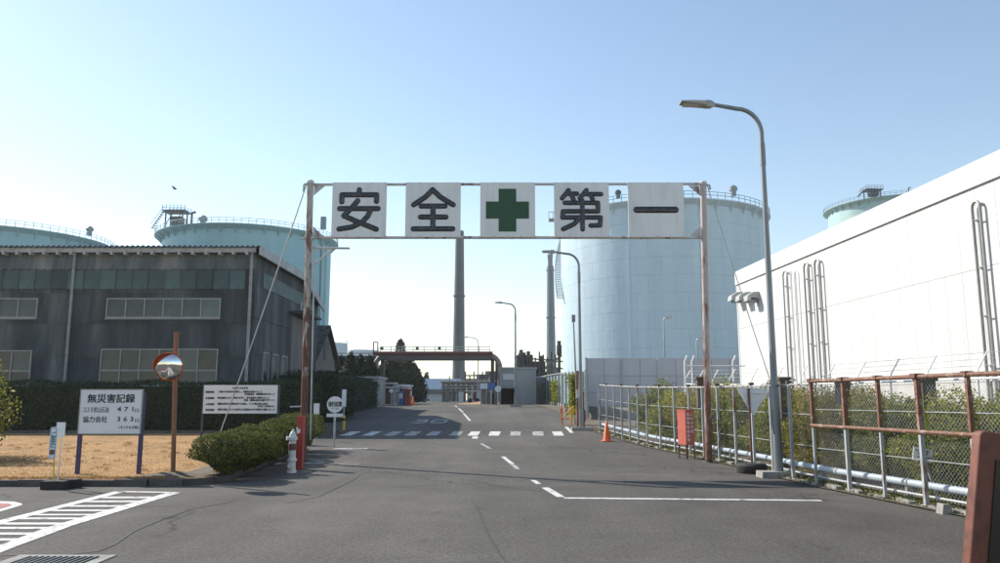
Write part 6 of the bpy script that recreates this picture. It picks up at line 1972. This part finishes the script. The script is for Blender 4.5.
for k in range(6): p0=Z(547+k*2.4,362+k*0.5); vm.bar((p0.x,Ys_-1.5,gz(Ys_)),(p0.x,Ys_-1.5,p0.z-k*.15),.25)
for v in (362,369,377,386): vm.bar((Z(545,v).x,Ys_-1.5,Z(545,v).z),(Z(562,v).x,Ys_-1.5,Z(562,v).z),.22)
vm.bar((Z(545,368).x,Ys_-1.5,Z(545,368).z),(Z(561,356).x,Ys_-1.5,Z(561,356).z),.3)
part('pipe_tower', vm, M['rendered'], t)
# plant between chimney and block
Yq_=130.0
t=thing('process_unit','low grey process structure between the chimney and the grey block','plant structure',(at(482,385,Yq_).x,Yq_,gz(Yq_)))
Z=lambda u,v: at(u,v,Yq_)
for (u0,u1,v0,v1,dy,m_) in ((467,477,381,402,0,'far_grey'),(476,486,374,402,2,'far_dark'),(485,500,371,402,1,'rendered'),(466,500,379,382,-1.5,'far_grey')):
    p0,p1=Z(u0,v1),Z(u1,v0); part('vessel_block', MB().box(p0.x,p1.x,Yq_+dy,Yq_+dy+5,max(p0.z,gz(Yq_)),p1.z), M[m_], t)
fm=MB()
for k in range(9): p=Z(466+k*4.2,372+(k%2)*4); fm.bar((p.x,Yq_-2,gz(Yq_)),(p.x,Yq_-2,p.z),.22)
for v in (376,386,393): fm.bar((Z(464,v).x,Yq_-2,Z(464,v).z),(Z(501,v).x,Yq_-2,Z(501,v).z),.2)
part('steel_frame', fm, M['bridge_grey'], t)
# low pipe rack crossing behind the chimney foot
Yk_=112.0; Z=lambda u,v: at(u,v,Yk_)
t=thing('pipe_rack','low steel pipe rack with stacked pipes around the chimney foot','pipe rack',(Z(470,395).x,Yk_,gz(Yk_)))
cme_=mesh_of('column', MB().box(-.11,.11,-.11,.11,0,Z(470,381.5).z-gz(Yk_)), M['bridge_grey'])
for k in range(12):
    for dy in (0,3): piece('column', cme_, t, (Z(443+k*5,395).x, Yk_+dy, gz(Yk_)-.05))
for j,(v,r,mt) in enumerate(((382,.16,'tanpipe'),(383.2,.10,'galv_lt'),(386.5,.20,'rendered'),(388.2,.10,'galv'),(392,.14,'tanpipe'))):
    a_,b_=Z(441,v),Z(500,v); part('rack_pipe', MB().tube([(a_.x,Yk_+(j%3)*.8-.2,a_.z),(b_.x,Yk_+(j%3)*.8-.2,a_.z)],r,8), M[mt], t)
for v in (384.2,390): a_,b_=Z(443,v),Z(498,v); part('beam', MB().box(a_.x,b_.x,Yk_-.14,Yk_-.112,a_.z-.1,a_.z+.1), M['bridge_grey'], t)
for u,v in ((449,376),(457,378),(474,374),(489,377)):
    a_=Z(u,v); part('vent_pipe', MB().tube([(a_.x,Yk_+1,gz(Yk_)),(a_.x,Yk_+1,a_.z)],.09,6), M['galv'], t)
# white far shed
Yd=150.0; Z=lambda u,v: at(u,v,Yd)
t=thing('far_shed','long pale shed with sheet roof closing the end of the road','building',(Z(440,395).x,Yd,gz(Yd)))
p0,p1=Z(418,402),Z(462,391); part('wall', MB().box(p0.x,p1.x,Yd,Yd+16,gz(Yd)-.3,p1.z), M['far_grey'], t)
r0_,r1_=Z(416,389.5),Z(463,377.5); rm=MB(); rm.add([(r0_.x,Yd-.8,r0_.z),(r1_.x,Yd-.8,r0_.z),(r1_.x-1,Yd+9,r1_.z),(r0_.x+1,Yd+9,r1_.z),(r0_.x,Yd-.8,r0_.z-.4),(r1_.x,Yd-.8,r0_.z-.4),(r1_.x,Yd+17,r0_.z-.4),(r0_.x,Yd+17,r0_.z-.4)],[(0,1,2,3),(4,7,6,5),(0,4,5,1),(1,5,6,2),(2,6,7,3),(3,7,4,0)]); part('roof', rm, M['far_roof'], t)
q0,q1=Z(420,401),Z(444,393.5); part('shutter', MB().box(q0.x,q1.x,Yd-.12,Yd-.002,max(q0.z,gz(Yd)+.02),q1.z), M['far_white'], t)
part('fascia', MB().box(r0_.x,r1_.x,Yd-.95,Yd-.82,r0_.z-.7,r0_.z), M['rendered'], t)
for k in range(5): q=Z(445+k*3.5,395); part('bay_post', MB().box(q.x-.2,q.x+.2,Yd-.6,Yd-.2,gz(Yd),r0_.z-.41), M['rendered'], t)
# pale-roofed shed on the left and distant white tanks
t,a,b,z0=cab('low_shed','pale blue roofed shed half hidden by the hedges left of the bridge','shed',348,378,376.5,395,60,4,'far_grey','far_roof')
part('window', MB().box(a.x+1.1,a.x+1.6,59.95,60.01,a.z+.3+.5,a.z+1.3), M['winglass'], t)
def drum(lab,u0,u1,vt,Y):
    a,b=at(u0,vt,Y),at(u1,vt,Y); cx=(a.x+b.x)/2; r=(b.x-a.x)/2
    t=thing('storage_tank',lab,'tank',(cx,Y,gz(Y)))
    part('shell', MB().lathe((cx,Y,gz(Y)),[(r,0),(r,a.z-gz(Y)-.3),(r-.15,a.z-gz(Y))],40), M['far_white'], t)
    part('roof', MB().lathe((cx,Y,a.z+.003),[(r-.2,0),(r*.5,r*.06),(.01,r*.09)],40,cap=False), M['far_white'], t)
    rl=MB(); 
    for k in range(24): 
        an=2*math.pi*k/24; rl.bar((cx+r*.97*math.cos(an),Y+r*.97*math.sin(an),a.z),(cx+r*.97*math.cos(an),Y+r*.97*math.sin(an),a.z+1.1),.07)
    part('railing', rl, M['galv_lt'], t)
drum('small white tank far off right of the tiled shed roof',322,347.5,343.5,230)
drum('broad low white tank far off behind the pipe rack',345,379,350.8,260)
# distant broadleaf clumps
for u0,u1,v,Y,lab in ((419,431,374,180,'small far tree clump over the pale shed'),(540,552,372,200,'dark tree clump at the foot of the slender chimney')):
    x0,x1=at(u0,v,Y).x,at(u1,v,Y).x; z0=gz(Y); zt=at((u0+u1)/2,v,Y).z
    t=thing('far_tree',lab,'tree',((x0+x1)/2,Y,z0)); n=2500
    q=RNG.normal(size=(n,3)); q/=np.linalg.norm(q,axis=1,keepdims=True); r=RNG.random(n)**.4*(1+.3*np.sin(q[:,0]*6))
    pts=q*r[:,None]*np.array([(x1-x0)*.55,2,(zt-z0)*.38])+np.array([(x0+x1)/2,Y,z0+(zt-z0)*.62])
    leaf_part('crown', pts, .5, M['pine'], t); part('trunk', MB().tube([((x0+x1)/2,Y,z0-.2),((x0+x1)/2,Y,z0+(zt-z0)*.8)],[.25,.08],8), M['bark'], t)
# small bird high over the left tank
q=at(175,189,60); t=thing('bird','small dark bird gliding above the teal tank','bird',(q.x,60,q.z))
bm_=MB(); bm_.lathe((0,0,0),[(.001,-.17),(.035,-.12),(.05,0),(.035,.1),(.014,.15),(.001,.18)],10,cap=False)
b2=MB(); b2.v=[(q.x+p[2],60+p[0],q.z+p[1]) for p in bm_.v]; b2.f=bm_.f; part('body', b2, M['far_dark'], t)
for s in (-1,1):
    wm=MB(); wm.prism([(q.x+.08,60,q.z+.03),(q.x-.10,60,q.z+.03),(q.x-.14,60+s*.35,q.z+.12),(q.x-.05,60+s*.5,q.z+.13),(q.x+.05,60+s*.3,q.z+.1)],(0,0,.015)); part('wing', wm, M['far_dark'], t)

# ---- thin haze over the whole site
hx = MB().box(-1000, 1000, -150, 1600, -1.2, 72.0)
me = mesh_of('haze', hx, [], smooth=False)
hm = bpy.data.materials.new('haze_air'); hm.use_nodes = True
hn_ = hm.node_tree; hn_.nodes.remove(hn_.nodes['Principled BSDF'])
pv = hn_.nodes.new('ShaderNodeVolumePrincipled')
pv.inputs['Color'].default_value = (0.90, 0.95, 1.0, 1)
pv.inputs['Density'].default_value = 0.0003
pv.inputs['Anisotropy'].default_value = 0.3
hn_.links.new(pv.outputs[0], hn_.nodes['Material Output'].inputs['Volume'])
me.materials.append(hm)
o = bpy.data.objects.new('haze', me); COL.objects.link(o)
tag(o, 'thin pale haze in the air over the whole site', 'haze', kind='stuff')
